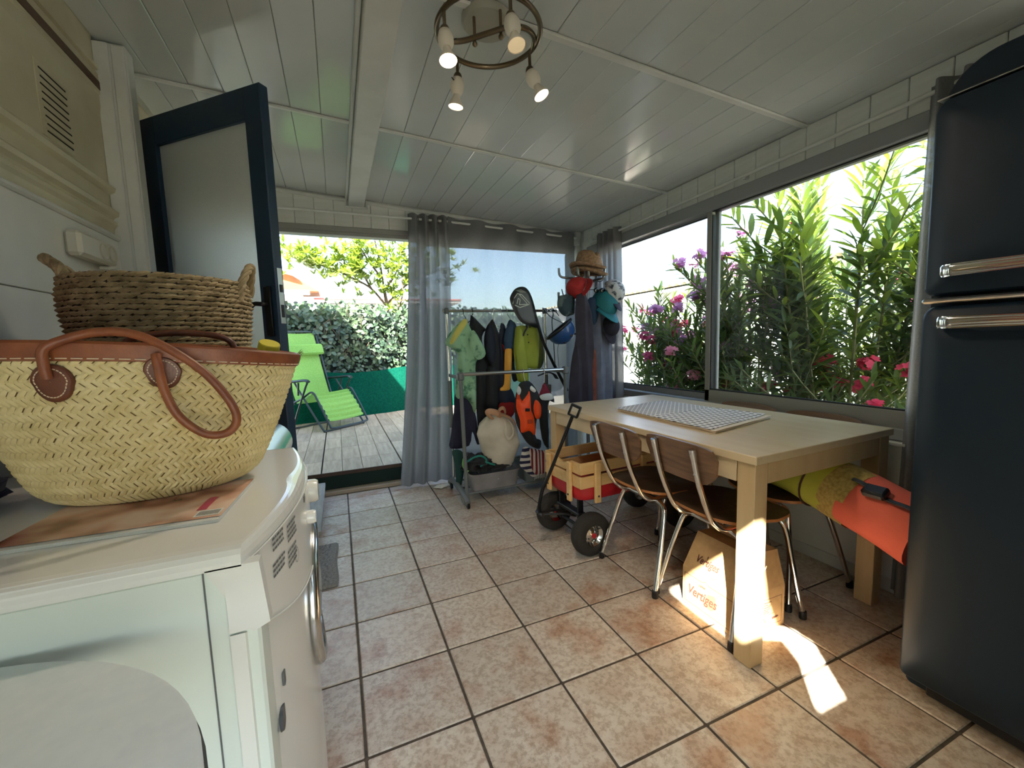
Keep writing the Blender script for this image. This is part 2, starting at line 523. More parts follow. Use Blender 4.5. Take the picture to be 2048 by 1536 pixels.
MB().box((0.133, YB - 0.008, 2.215), (0.014, 0.018, 0.055), 0.003).build('end_trim', m_white, beam)
MB().box((0.281, YB - 0.008, 2.215), (0.014, 0.018, 0.055), 0.003).build('end_trim', m_white, beam)

# back wall: header with upright boards, jambs
wb = MB()
wb.box((0.705, YB + 0.05, 2.16), (2.95, 0.07, 0.33))
wb.box((-0.74, YB + 0.05, 1.0), (0.06, 0.08, 2.0))
wb.box((2.14, YB + 0.05, 1.0), (0.10, 0.08, 2.0))
wall_back = wb.build('wall_back', m_wall, kind='structure')
x = -0.218 - 0.1315 * 4
wbp = MB().box((0, 0, 0), (0.129, 0.012, 1.0), 0.003).build('wall_board', m_white, wall_back, local=True)
first = True
while x < XR:
    a, b = max(x, XL), min(x + 0.1315, XR)
    if b - a > 0.01:
        o = wbp if first else place(wbp, 'wall_board', (0, 0, 0), parent=wall_back)
        first = False
        z1 = cz((a + b) / 2) - 0.001; z0 = 2.035
        o.location = Vector(((a + b) / 2, YB + 0.009, (z0 + z1) / 2)) - wall_back.location
        o.scale = ((b - a) / 0.1315, 1, z1 - z0)
    x += 0.1315
for a, b in ((XL, 0.14), (0.275, XR)):
    xm = (a + b) / 2
    MB().box((xm, YB - 0.004, cz(xm) - 0.02), (b - a, 0.014, 0.022), 0.003, rc).build('cornice', m_white, wall_back)
MB().box((0.705, YB + 0.0, 2.017), (2.95, 0.03, 0.042), 0.004).build('header_rail', m_alu, wall_back)
MB().box((0.705, YB + 0.03, 1.985), (2.95, 0.09, 0.026), 0.003).build('header_rail', m_alu, wall_back)
m_sill = wood_mat('threshold_wood', (150, 132, 110), (186, 170, 148), 'x', 0.6)
MB().box((0.68, YB - 0.005, 0.014), (2.9, 0.075, 0.034), 0.006).build('threshold', m_sill, wall_back)
# white bracket block in the corner under the ceiling
MB().box((2.09, YB - 0.045, 2.03), (0.075, 0.05, 0.05), 0.004).build('corner_block', m_white, wall_back)
MB().box((2.13, YB - 0.03, 1.70), (0.05, 0.04, 0.86), 0.004).build('corner_post', m_white, wall_back)

# right wall with the long window
wr = MB()
wr.box((XR + 0.04, (YB + YR) / 2, 0.34), (0.08, YB - YR, 0.68))
wr.box((XR + 0.04, (YB + YR) / 2, 2.06), (0.08, YB - YR, 0.3))
wr.box((XR + 0.04, 0.08, 1.3), (0.08, 0.16, 1.3))
wr.box((XR + 0.04, -3.6, 1.3), (0.08, 0.3, 1.3))
wall_right = wr.build('wall_right', m_wall, kind='structure')
wrp = MB().box((0, 0, 0), (0.012, 0.129, 1.0), 0.003).build('wall_board', m_white, wall_right, local=True)
first = True
y = YR
while y < YB - 0.02:
    b = min(y + 0.1315, YB)
    o = wrp if first else place(wrp, 'wall_board', (0, 0, 0), parent=wall_right)
    first = False
    z0, z1 = 1.965, cz(XR) - 0.001
    o.location = Vector((XR - 0.009 - R() * 0.002, (y + b) / 2, (z0 + z1) / 2)) - wall_right.location
    o.scale = (1, (b - y) / 0.1315, z1 - z0)
    y += 0.1315
# plain panels under the window
for ya, yb_ in ((YB, -0.55), (-0.555, -1.77), (-1.775, -2.99), (-2.995, YR)):
    MB().box((XR - 0.006, (ya + yb_) / 2, 0.325), (0.012, abs(ya - yb_), 0.65), 0.003).build('wall_panel', m_wall, wall_right)
MB().box((XR - 0.02, (YB + YR) / 2, 0.662), (0.045, YB - YR, 0.02), 0.006).build('sill', m_white, wall_right)
win = struct_empty('window_1', (XR, -1.75, 0.7))
wy0, wy1 = -3.45, -0.0
f = MB()
f.box((XR + 0.02, (wy0 + wy1) / 2, 0.70), (0.10, wy1 - wy0, 0.05), 0.004)
f.box((XR + 0.02, (wy0 + wy1) / 2, 1.93), (0.10, wy1 - wy0, 0.075), 0.004)
f.box((XR + 0.02, wy1 - 0.02, 1.31), (0.10, 0.04, 1.2), 0.004)
f.box((XR + 0.02, wy0 + 0.02, 1.31), (0.10, 0.04, 1.2), 0.004)
f.build('frame', m_alud, win)
def sash(parent, axis, c, a, b, z0, z1, w, wb_, th, m, mg):
    s_ = MB()
    def bx(u, z, du, dz):
        if axis == 'y': s_.box((c, u, z), (th, du, dz), 0.004)
        else: s_.box((u, c, z), (du, th, dz), 0.004)
    bx((a + b) / 2, z0 + wb_ / 2, b - a, wb_); bx((a + b) / 2, z1 - w / 2, b - a, w)
    bx(a + w / 2, (z0 + z1) / 2, w, z1 - z0 - w * 0.5); bx(b - w / 2, (z0 + z1) / 2, w, z1 - z0 - w * 0.5)
    o = s_.build('sash', m, parent)
    g = MB()
    if axis == 'y': g.box((c, (a + b) / 2, (z0 + z1) / 2), (0.005, b - a - 2 * w, z1 - z0 - w - wb_))
    else: g.box(((a + b) / 2, c, (z0 + z1) / 2), (b - a - 2 * w, 0.005, z1 - z0 - w - wb_))
    g.build('pane', mg, o)
    k = MB()
    e = 0.006
    for (u, z, du, dz) in (((a + b) / 2, z0 + wb_ + e / 2, b - a - 2 * w, e), ((a + b) / 2, z1 - w - e / 2, b - a - 2 * w, e), (a + w + e / 2, (z0 + z1) / 2, e, z1 - z0 - w - wb_), (b - w - e / 2, (z0 + z1) / 2, e, z1 - z0 - w - wb_)):
        if axis == 'y': k.box((c, u, z), (th * 0.8, du, dz))
        else: k.box((u, c, z), (du, th * 0.8, dz))
    k.build('seal', m_seal, o)
    return o
sash(win, 'y', XR + 0.045, -1.375, -0.03, 0.72, 1.915, 0.032, 0.045, 0.022, m_alud, m_glass)
sash(win, 'y', XR + 0.0, -3.42, -1.325, 0.715, 1.93, 0.04, 0.085, 0.03, m_alu, m_glass)

# back glazed door leaves behind the grey curtain
d2 = struct_empty('window_2', (1.35, YB + 0.06, 0.0))
sash(d2, 'x', YB + 0.06, 0.66, 2.10, 0.03, 2.0, 0.045, 0.08, 0.03, m_white, m_glass)

# rear wall, behind the camera: a small high window and low glazing
ry = YR - 0.04
rw = MB()
for xa, xb, za, zb in ((XL - 0.1, XR + 0.1, -0.02, 0.12), (XL - 0.1, XR + 0.1, 1.05, 1.28), (XL - 0.1, XR + 0.1, 2.10, 2.4), (XL - 0.1, -0.70, 0.12, 1.05), (0.5, XR + 0.1, 0.12, 1.05), (XL - 0.1, -0.20, 1.28, 2.10), (0.46, XR + 0.1, 1.28, 2.10)):
    rw.box(((xa + xb) / 2, ry, (za + zb) / 2), (xb - xa, 0.08, zb - za))
rw.build('wall_rear', m_wall, kind='structure')
w3 = struct_empty('window_3', (0.2, ry, 1.41))
MB().box((0.13, ry, 1.69), (0.66, 0.005, 0.82)).build('pane', m_glass, w3)
for pl_ in ([(-0.22, 1.26), (0.322, 1.26), (0.326, 1.32), (0.352, 1.45), (0.325, 1.56), (0.21, 1.605), (0.115, 1.605), (0.06, 1.70), (-0.02, 1.81), (-0.15, 2.01), (-0.22, 2.06)], [(0.16, 2.12), (0.19, 2.00), (0.25, 1.90), (0.275, 1.75), (0.33, 1.625), (0.405, 1.575), (0.435, 1.52), (0.48, 1.50), (0.48, 2.12)]):
    MB().prism(pl_, lambda a, b, t: (a, ry + 0.03 + t + 0.006 * math.sin(a * 70), b), 0.006).build('sun_patch_mask', m_dark, w3)  # added opaque sheets out of view, outlined to shape the indoor sun patch
w4 = struct_empty('window_4', (-0.1, ry, 0.12))
MB().box((-0.1, ry, 0.585), (1.2, 0.005, 0.93)).build('pane', m_glass, w4)
MB().box((-0.1, ry, 0.585), (0.05, 0.04, 0.93), 0.004).build('mullion', m_alu, w4)

# left wall: side of the mobile home
def clad_profile():
    return [(1.56, 0), (1.60, 0), (1.618, 0.006), (1.628, 0.014), (1.64, 0.014), (1.648, 0.004), (1.655, 0.008), (1.663, 0.022), (1.678, 0.024), (1.69, 0.006), (1.70, 0.0), (1.742, 0.0), (1.752, 0.018), (1.766, 0.022), (1.776, 0.006), (1.79, 0.0), (2.02, 0.0), (2.06, 0.006), (2.10, 0.006), (2.105, 0.010), (2.175, 0.010), (2.178, 0.0), (2.186, 0.0), (2.19, 0.012), (2.206, 0.012), (2.21, 0.0), (2.75, 0)]
def clad(ya, yb_, zlo):
    P = [p for p in clad_profile() if p[0] >= zlo]
    if P[0][0] > zlo: P = [(zlo, 0)] + P
    mb = MB()
    n = len(P)
    vs_ = [(XL + d, ya, z) for z, d in P] + [(XL + d, yb_, z) for z, d in P] + [(XL - 0.03, ya, z) for z, d in P] + [(XL - 0.03, yb_, z) for z, d in P]
    fs = [(i, i + 1, n + i + 1, n + i) for i in range(n - 1)] + [(i, i + 1, 2 * n + i + 1, 2 * n + i) for i in range(n - 1)] + [(n + i, n + i + 1, 3 * n + i + 1, 3 * n + i) for i in range(n - 1)]
    mb.add(vs_, fs)
    return mb
wl = MB()
wl.box((-1.9, -3.4, 1.36), (2.2, 5.0, 2.76)); wl.box((-1.9, 1.0, 1.36), (2.2, 2.2, 2.76)); wl.box((-1.9, -0.5, 2.46), (2.2, 0.82, 0.56)); wl.box((-2.2, -0.5, 1.08), (1.6, 0.82, 2.2))
wl.box((-1.1, -0.5, 0.12), (0.62, 0.82, 0.24))
wall_left = wl.build('wall_left', m_cream, kind='structure')
clad(YR, -1.19, 1.56).build('cladding', m_cream, wall_left)
clad(-1.11, -0.93, 0.0).build('cladding', m_cream, wall_left)
clad(-0.14, 2.1, 0.0).build('cladding', m_cream, wall_left)
MB().box((XL + 0.008, (YR - 1.19) / 2, 2.133), (0.008, abs(YR) - 1.19, 0.03)).build('brown_band', m_brown, wall_left)
for za, zb in ((0.0, 1.317), (1.32, 1.57)):
    MB().box((XL + 0.002, (YR - 1.19) / 2, (za + zb) / 2), (0.014, abs(YR) - 1.19, zb - za), 0.0015).build('wall_panel', m_wall, wall_left)
MB().box((XL + 0.008, (YR - 1.19) / 2, 1.580), (0.022, abs(YR) - 1.19, 0.02), 0.006).build('panel_trim', m_white, wall_left)
# white corner post beside the door
po = MB()
po.box((-0.713, -1.155, 1.15), (0.10, 0.07, 2.30), 0.006)
post = po.build('trim_2', m_white, kind='structure')
MB().box((-0.737, -1.193, 1.15), (0.046, 0.01, 2.29), 0.003).build('cover_strip', m_white, post)
MB().box((-0.686, -1.193, 1.15), (0.040, 0.014, 2.28), 0.004).build('cover_strip', m_white, post)

# door leaf of the mobile home, opened into the room
m_navy = mat('navy_paint', (24, 52, 76), 0.4, c2=(20, 46, 70), nscale=3)
def frosted():
    m, nt, b, o = new_mat('frosted_glass')
    b.inputs['Base Color'].default_value = lin((226, 232, 230))
    b.inputs['Roughness'].default_value = 0.5
    b.inputs['Transmission Weight'].default_value = 0.45
    b.inputs['IOR'].default_value = 1.2
    mp = coords(nt); t = noise_tex(nt, mp, 220, 2); bump(nt, b, t.outputs[0], 0.35, 0.003)
    return m
m_frost = frosted()
hx, hy, fx, fy = -0.715, -0.905, -0.192, -1.378
W_ = math.hypot(fx - hx, fy - hy)
door = struct_empty('door_1', (hx, hy, 0.22)); door.rotation_euler = (0, 0, math.atan2(fy - hy, fx - hx))
H_ = 1.93
dm = MB()
dm.box((0.045, 0, H_ / 2), (0.09, 0.04, H_), 0.004)
dm.box((W_ - 0.045, 0, H_ / 2), (0.09, 0.04, H_), 0.004)
dm.box((W_ / 2, 0, H_ - 0.06), (W_ - 0.17, 0.038, 0.12), 0.003)
dm.box((W_ / 2, 0, 0.70), (W_ - 0.17, 0.038, 0.10), 0.003)
dm.box((W_ / 2, 0, 0.06), (W_ - 0.17, 0.038, 0.12), 0.003)
dm.build('leaf_frame', m_navy, door, local=True)
MB().box((W_ / 2, 0, 1.285), (W_ - 0.18, 0.008, 1.07)).build('pane', m_frost, door, local=True)
MB().box((W_ / 2, 0, 0.385), (W_ - 0.18, 0.02, 0.53)).build('lower_panel', m_navy, door, local=True)
m_hand = mat('black_metal', (18, 20, 24), 0.35, 0.4)
for sgn in (-1, 1):
    h = MB()
    h.box((W_ - 0.045, sgn * 0.024, 1.07), (0.035, 0.01, 0.2), 0.003)
    h.tube(cr([(W_ - 0.045, sgn * 0.022, 1.095), (W_ - 0.047, sgn * 0.055, 1.097), (W_ - 0.085, sgn * 0.062, 1.095), (W_ - 0.130, sgn * 0.062, 1.045)], 5), 0.009, 8)
    h.build('door_handle', m_hand, door, local=True)
MB().box((W_ + 0.001, 0, 1.13), (0.004, 0.022, 0.22), 0.001).build('lock_plate', m_steel, door, local=True)
lk = MB(); lk.box((W_ + 0.003, 0, 1.16), (0.006, 0.012, 0.03)); lk.box((W_ + 0.003, 0, 1.07), (0.006, 0.012, 0.05)); lk.build('latch', m_black, door, local=True)
for zz in (0.25, 1.55):
    MB().cyl((-0.01, -0.022, zz), (-0.01, -0.022, zz + 0.09), 0.009).build('hinge', m_navy, door, local=True)
m_pink = mat('door_frame_salmon', (196, 172, 156), 0.5)
MB().box((-0.745, -0.915, 1.2), (0.03, 0.03, 1.98), 0.003).build('jamb', m_pink, wall_left)
MB().box((-0.745, -0.155, 1.2), (0.03, 0.03, 1.98), 0.003).build('jamb', m_pink, wall_left)

# baseboards
for nm, c, d in (('baseboard_right', (XR - 0.012, (YB + YR) / 2, 0.03), (0.014, YB - YR, 0.06)), ('baseboard_left', (XL + 0.012, (YR - 1.2) / 2, 0.03), (0.012, 2.5, 0.06))):
    MB().box(c, d, 0.003).build(nm, m_white, kind='structure')
# ------------------------------------------------------------------ outdoors
m_ground = mat('pale_gravel', (150, 145, 134), 0.95, c2=(124, 118, 108), nscale=14)
gr = MB().box((2, 2, -0.11), (44, 44, 0.1)).build('ground', m_ground, kind='structure')
# deck of wood-look planks
m_deck = wood_mat('deck_plank_wood', (146, 128, 104), (186, 170, 146), 'y', 0.6, 0.8, 0.05, 30, vary=0.16)
m_deckedge = mat('deck_edge_brown', (70, 48, 36), 0.6)
m_dgreen = mat('dark_green_sheet', (12, 38, 32), 0.8)
DZ = 0.165
deck = MB().box((0.9, 1.72, 0.06), (3.5, 2.9, 0.17)).build('deck', m_dark, kind='structure')
dp = MB().box((0, 0, 0), (0.1525, 0.4755, 0.02), 0.002).build('deck_plank', m_deck, deck, local=True)
first = True
for k in range(-4, 14):
    xa = -0.178 + 0.155 * k
    grp = (k % 4)
    xa += (0.004 if grp == 0 else 0); wd = 0.155 - (0.005 if grp in (0, 3) else 0.001)
    if grp == 3: pass
    y = 0.19 if xa < 0.6 else 0.30
    off = 0
    while y < 3.1:
        yb_ = min(y + 0.48, 3.14)
        if y == 0.19: yb_ = 0.56
        o = dp if first else place(dp, 'deck_plank', (0, 0, 0), parent=deck)
        first = False
        o.location = Vector((xa + wd / 2, (y + yb_) / 2, DZ - 0.0101)) - deck.location
        o.scale = (wd / 0.155, (yb_ - y) / 0.48, 1)
        o.rotation_euler = (0, (R() - 0.5) * 0.006, 0)
        y = yb_
MB().box((-0.07, 0.180, DZ - 0.013), (1.34, 0.012, 0.03), 0.002).build('edge_strip', m_deckedge, deck)
MB().box((-0.07, 0.186, 0.08), (1.34, 0.008, 0.14)).build('riser_sheet', m_dgreen, deck)
# grey wooden step by the mobile home door
m_greywood = wood_mat('weathered_wood', (128, 124, 116), (168, 164, 154), 'y', 0.7)
st = thing('wooden_step', 'low weathered grey wooden step on the tiles in front of the blue door', 'step', (-0.42, -0.36, 0))
for k in range(4):
    MB().box((-0.6125 + 0.1325 * k, -0.36, 0.105), (0.13, 0.92, 0.026), 0.003).build('plank', m_greywood, st)
for yy in (-0.78, 0.06):
    MB().box((-0.42, yy, 0.046), (0.5, 0.03, 0.092), 0.003).build('riser', m_greywood, st)
# grey bath mat beside the washing machine
m_mat = mat('mat_pile', (150, 146, 138), 0.95, c2=(120, 116, 110), nscale=120)
bmat = MB()
def matz(u, v):
    x = -0.42 + 0.35 * u; y = -1.25 + 0.48 * v
    e = min(u, 1 - u, v, 1 - v)
    h = 0.014 if e > 0.02 else 0.004
    if 0.02 < e and u < 0.9: h += 0.007 * (noise.noise(Vector((x * 70, y * 55, 0))))
    return (x + 0.004 * math.sin(v * 9), y + 0.015 * u, h)
bmat.grid(matz, 70, 90)
bo = bmat.build('bath_mat', m_mat); tag(bo, 'grey tufted bath mat on the tiles beside the washing machine', 'mat')

# green shade cloth at the far edge of the deck
FD = Vector((0.957, 0.289, 0)); FN = Vector((-0.289, 0.957, 0)); F0 = Vector((-0.55, 2.65, 0))
m_screen = cloth_mat('green_screen_cloth', (18, 84, 66), 0.25, 0.0, c2=(14, 72, 58), nscale=40)
def scr(u, v):
    s = -0.15 + 4.2 * u
    top = 0.80 + 0.015 * math.sin(s * 5) + 0.02 * noise.noise(Vector((s * 2.3, 0, 0)))
    z = 0.10 + (top - 0.10) * v
    w = 0.02 * noise.noise(Vector((s * 3, z * 3, 1))) + 0.012 * math.sin(s * 14 + z * 3) * (1 - v)
    p = F0 + FD * s + FN * w
    return (p.x, p.y, z)
scn = thing('privacy_screen', 'green shade cloth screen along the far edge of the deck', 'screen', (0.5, 2.75, 0))
MB().grid(scr, 120, 14).build('screen_cloth', m_screen, scn)
for s in (0.9, 2.4, 3.8):
    p = F0 + FD * s + FN * 0.05
    MB().cyl((p.x, p.y, -0.06), (p.x, p.y, 0.78), 0.018).build('post', m_dgreen, scn)

def leaf_geo(L, w, fold=0.25, curl=0.1, shape='lance'):
    vs_ = [(0, 0, 0)]; fs = []
    st_ = (0.25, 0.55, 0.8) if shape == 'lance' else (0.2, 0.5, 0.8)
    wd = (0.8, 1.0, 0.6) if shape == 'lance' else (0.75, 1.0, 0.72)
    for t, k in zip(st_, wd):
        z = -curl * L * t * t
        vs_ += [(-w / 2 * k, L * t, z + fold * w * k * 0.5), (0, L * t, z), (w / 2 * k, L * t, z + fold * w * k * 0.5)]
    vs_.append((0, L, -curl * L))
    fs = [(0, 2, 1), (0, 3, 2), (1, 2, 5, 4), (2, 3, 6, 5), (4, 5, 8, 7), (5, 6, 9, 8), (7, 8, 10), (8, 9, 10)]
    return vs_, fs
def orient(d, roll=0.0):
    d = d.normalized()
    q = d.to_track_quat('Y', 'Z')
    return q.to_matrix().to_4x4() @ Matrix.Rotation(roll, 4, 'Y')
def plant_leaves(parent, leaves, geo, m, n_parts, key, stuff_name='foliage'):
    """leaves: list of 4x4 matrices in world space; the n_parts first by key become parts"""
    leaves.sort(key=key)
    inv = wm(parent).inverted()
    me = None
    for M_ in leaves[:n_parts]:
        if me is None:
            o = MB().add(geo[0], geo[1], True).build('leaf', m, parent, local=True); me = o
        else:
            o = place(me, 'leaf', (0, 0, 0), parent=parent)
        l, q, s_ = (inv @ M_).decompose()
        o.location = l; o.rotation_euler = q.to_euler(); o.scale = s_
    mb = MB()
    for M_ in leaves[n_parts:]:
        mb.add(geo[0], geo[1], True, M_)
    if mb.v: mb.build(stuff_name, m, parent, kind='stuff')

# hedge behind the screen
rnd = random.Random(11)
m_hedge = leaf_mat('hedge_leaf', (46, 66, 50), (84, 104, 70), 0.22, 0.42)
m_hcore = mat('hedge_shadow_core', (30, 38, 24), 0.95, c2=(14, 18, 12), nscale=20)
m_twig = mat('twig_bark', (92, 76, 58), 0.9)
hed = thing('hedge', 'dense clipped hedge with round leaves behind the green screen', 'hedge', (0.6, 3.2, 0))
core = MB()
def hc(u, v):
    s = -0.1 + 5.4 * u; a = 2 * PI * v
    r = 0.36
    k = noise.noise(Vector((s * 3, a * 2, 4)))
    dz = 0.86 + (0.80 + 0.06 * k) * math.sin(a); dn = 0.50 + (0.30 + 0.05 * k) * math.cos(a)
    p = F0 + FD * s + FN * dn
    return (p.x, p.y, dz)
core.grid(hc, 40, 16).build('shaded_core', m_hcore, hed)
leaves = []
for i in range(6200):
    s = -0.18 + 4.6 * rnd.random()
    z = 0.55 + 1.22 * rnd.random() ** 0.9
    top = 1.72 + 0.06 * noise.noise(Vector((s * 2.2, 7, 0)))
    if z > top: z = top + rnd.random() * 0.05
    dn = 0.20 + 0.10 * noise.noise(Vector((s * 3.5, z * 3.5, 0))) - 0.10 + rnd.random() * 0.16
    if z > top - 0.05: dn += rnd.random() * 0.45
    p = F0 + FD * s + FN * dn
    nrm_ = (-FN + FD * rnd.gauss(0, 0.45) + Vector((0, 0, 0.25 + rnd.gauss(0, 0.45)))).normalized()
    dr = (FD * rnd.gauss(0, 1) + Vector((0, 0, rnd.gauss(-0.4, 0.8))) - FN * 0.2); dr = (dr - nrm_ * dr.dot(nrm_)).normalized()
    rx_ = dr.cross(nrm_)
    M_ = Matrix(((rx_.x, dr.x, nrm_.x, p.x), (rx_.y, dr.y, nrm_.y, p.y), (rx_.z, dr.z, nrm_.z, z), (0, 0, 0, 1))) @ Matrix.Scale(0.75 + rnd.random() * 0.6, 4)
    leaves.append(M_)
plant_leaves(hed, leaves, leaf_geo(0.062, 0.042, 0.2, 0.15, 'round'), m_hedge, 280, lambda M_: M_.translation.y + (0 if -0.6 < M_.translation.x < 0.75 else 9))
tw = MB()
for i in range(26):
    s = -0.1 + 1.4 * rnd.random(); z = 0.8 + 0.8 * rnd.random()
    p = F0 + FD * s + FN * 0.18
    tw.tube(cr([(p.x, p.y, z), (p.x + 0.1 * (rnd.random() - 0.5), p.y - 0.05, z + 0.08), (p.x + 0.25 * (rnd.random() - 0.5), p.y - 0.08, z + 0.18)], 3), 0.004, 5)
tw.build('twigs', m_twig, hed, kind='stuff')

# tree above the hedge
m_tree = leaf_mat('tree_leaf', (96, 120, 44), (150, 164, 78), 0.4, 0.4, (140, 164, 54))
tr = thing('leafy_tree', 'light green tree with rosettes of narrow leaves rising above the hedge', 'tree', (0.86, 3.75, 0))
bs = [
    [(0.86, 3.75, -0.06), (0.84, 3.7, 1.2), (0.78, 3.62, 1.72), (0.74, 3.6, 2.05)],
    [(0.78, 3.62, 1.75), (0.55, 3.55, 2.02), (0.32, 3.5, 2.15), (0.02, 3.45, 2.28), (-0.30, 3.4, 2.36), (-0.52, 3.38, 2.42)],
    [(0.55, 3.55, 2.02), (0.40, 3.5, 2.3), (0.22, 3.5, 2.55)],
    [(0.74, 3.6, 2.05), (0.70, 3.55, 2.4), (0.62, 3.5, 2.85)],
    [(0.74, 3.6, 2.0), (0.95, 3.6, 2.3), (1.1, 3.6, 2.8)],
    [(0.78, 3.62, 1.8), (1.1, 3.6, 2.1), (1.5, 3.6, 2.3), (1.8, 3.6, 2.4)],
    [(0.70, 3.55, 2.2), (0.50, 3.4, 2.45), (0.35, 3.3, 2.7)],
    [(0.86, 3.72, 1.5), (1.0, 3.5, 1.9), (1.0, 3.4, 2.2)],
]
ends = []
for i, b in enumerate(bs):
    P = cr(b, 6)
    r0 = 0.05 if i == 0 else 0.018
    MB().tube(P, [r0 * (1 - 0.6 * k / len(P)) for k in range(len(P))], 7).build('trunk' if i == 0 else 'branch', m_twig, tr)
    if i: ends += P[len(P) // 3:]
tl = []
for i in range(520):
    c = rnd.choice(ends) + Vector((rnd.gauss(0, 0.16), rnd.gauss(0, 0.16), rnd.gauss(0.03, 0.11)))
    if c.x > 0.45: c += Vector((rnd.gauss(0, 0.14), 0, rnd.gauss(0.08, 0.18)))
    up = Vector((rnd.gauss(0, 0.35), rnd.gauss(0, 0.35), 1)).normalized()
    for k in range(11):
        a = 2.4 * k; el = 0.15 + 0.09 * k
        d = Matrix.Rotation(a, 3, 'Z') @ Vector((math.cos(el), 0, math.sin(el)))
        d = up.to_track_quat('Z', 'Y').to_matrix() @ d
        tl.append(Matrix.Translation(c) @ orient(d) @ Matrix.Scale(0.7 + rnd.random() * 0.5, 4))
plant_leaves(tr, tl, leaf_geo(0.12, 0.032, 0.2, 0.12), m_tree, 240, lambda M_: M_.translation.y)

# buildings beyond the hedge
m_nwall = mat('far_white_wall', (206, 206, 202), 0.7)
m_orange = mat('ochre_awning', (150, 96, 44), 0.7, c2=(124, 76, 34), nscale=3)
m_bluegrey = mat('bluegrey_panel', (96, 112, 128), 0.6)
nb = thing('neighbouring_cabin', 'white cabin with ochre awning beyond the hedge', 'building', (-2.4, 10.6, 0))
MB().box((-2.6, 11.0, 1.4), (3.6, 3.0, 2.9), 0.02).build('wall', m_nwall, nb)
MB().add([(-1.9, 9.2, 3.3), (-0.95, 9.2, 3.05), (-0.35, 9.2, 2.66), (-1.9, 9.2, 2.66), (-1.9, 10.6, 3.3), (-0.95, 10.6, 3.05), (-0.35, 10.6, 2.66), (-1.9, 10.6, 2.66)], [(0, 1, 2, 3), (4, 7, 6, 5), (0, 4, 5, 1), (1, 5, 6, 2), (3, 2, 6, 7), (0, 3, 7, 4)]).build('awning', m_orange, nb)
MB().box((-1.35, 9.1, 3.22), (0.9, 0.3, 0.05), 0.01, rot_m(0, 0.28, 0)).build('roof_edge', m_nwall, nb)
MB().box((-1.2, 8.9, 2.58), (1.3, 0.08, 0.13), 0.01).build('gutter_panel', m_bluegrey, nb)
nc = thing('low_white_roof', 'long low white roof with a reddish edge seen over the hedge', 'building', (1.2, 11.0, 0))
MB().box((1.6, 11.2, 1.2), (3.6, 2.4, 2.4), 0.02).build('wall', m_nwall, nc)
MB().box((1.6, 11.1, 2.46), (4.2, 3.0, 0.09), 0.01).build('roof', m_nwall, nc)
MB().box((1.6, 9.58, 2.50), (4.2, 0.05, 0.05), 0.01).build('roof_edge', mat('red_edge', (150, 90, 84), 0.6), nc)
ng = thing('neighbouring_bungalow', 'white bungalow with corrugated roof edge beyond the oleanders', 'building', (7.5, 1.5, 0))
MB().box((7.6, 1.6, 1.0), (3.0, 14.0, 2.1), 0.02).build('wall', m_nwall, ng)
cr_ = MB()
def corr(u, v):
    y = -6 + 16 * u
    return (5.85 + 3.6 * v, y, 2.10 + 0.5 * v + 0.025 * math.sin(y * 2 * PI / 0.18))
cr_.grid(corr, 700, 1); cr_.build('corrugated_roof', mat('roof_sheet', (180, 164, 132), 0.7), ng)
MB().box((5.9, 1.6, 2.02), (0.05, 16, 0.05)).build('gutter', m_white, ng)
for yy in (3.3, 4.9):
    MB().cyl((6.02, yy, -0.05), (6.02, yy, 2.0), 0.04).build('downpipe', m_white, ng)
wf = thing('white_fence', 'low white boundary wall behind the pink oleanders', 'fence', (5.0, 1.0, 0))
MB().box((5.0, 1.0, 0.45), (0.12, 10, 1.02), 0.01).build('wall', m_nwall, wf)
MB().box((5.0, 1.0, 0.985), (0.2, 10, 0.05), 0.01).build('coping', m_nwall, wf)

# oleanders outside the window
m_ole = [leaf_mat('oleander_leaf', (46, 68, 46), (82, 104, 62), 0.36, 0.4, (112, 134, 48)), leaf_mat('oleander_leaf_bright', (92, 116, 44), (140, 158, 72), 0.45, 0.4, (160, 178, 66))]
m_fl = {'lavender': leaf_mat('lavender_petal', (188, 120, 176), (216, 160, 204), 0.4, 0.6), 'magenta': leaf_mat('magenta_petal', (190, 50, 100), (222, 96, 140), 0.4, 0.6), 'crimson': leaf_mat('crimson_petal', (206, 44, 84), (232, 84, 116), 0.4, 0.6), 'pink': leaf_mat('pink_petal', (214, 120, 150), (232, 160, 180), 0.4, 0.6)}
m_stem = mat('oleander_stem', (120, 122, 84), 0.8)
OL = leaf_geo(0.135, 0.026, 0.3, 0.12)
def flower(mb, c, up, size):
    q = up.to_track_quat('Z', 'Y').to_matrix().to_4x4()
    for k in range(5):
        a = 2 * PI * k / 5
        g = [(0, 0, 0), (-0.4, 0.55, 0.12), (0, 0.5, 0.05), (0.4, 0.55, 0.12), (0.28, 1.0, 0.18), (-0.2, 1.05, 0.2)]
        M_ = Matrix.Translation(c) @ q @ Matrix.Rotation(a, 4, 'Z') @ Matrix.Scale(size, 4)
        mb.add(g, [(0, 2, 1), (0, 3, 2), (1, 2, 5), (2, 4, 5), (2, 3, 4)], True, M_)
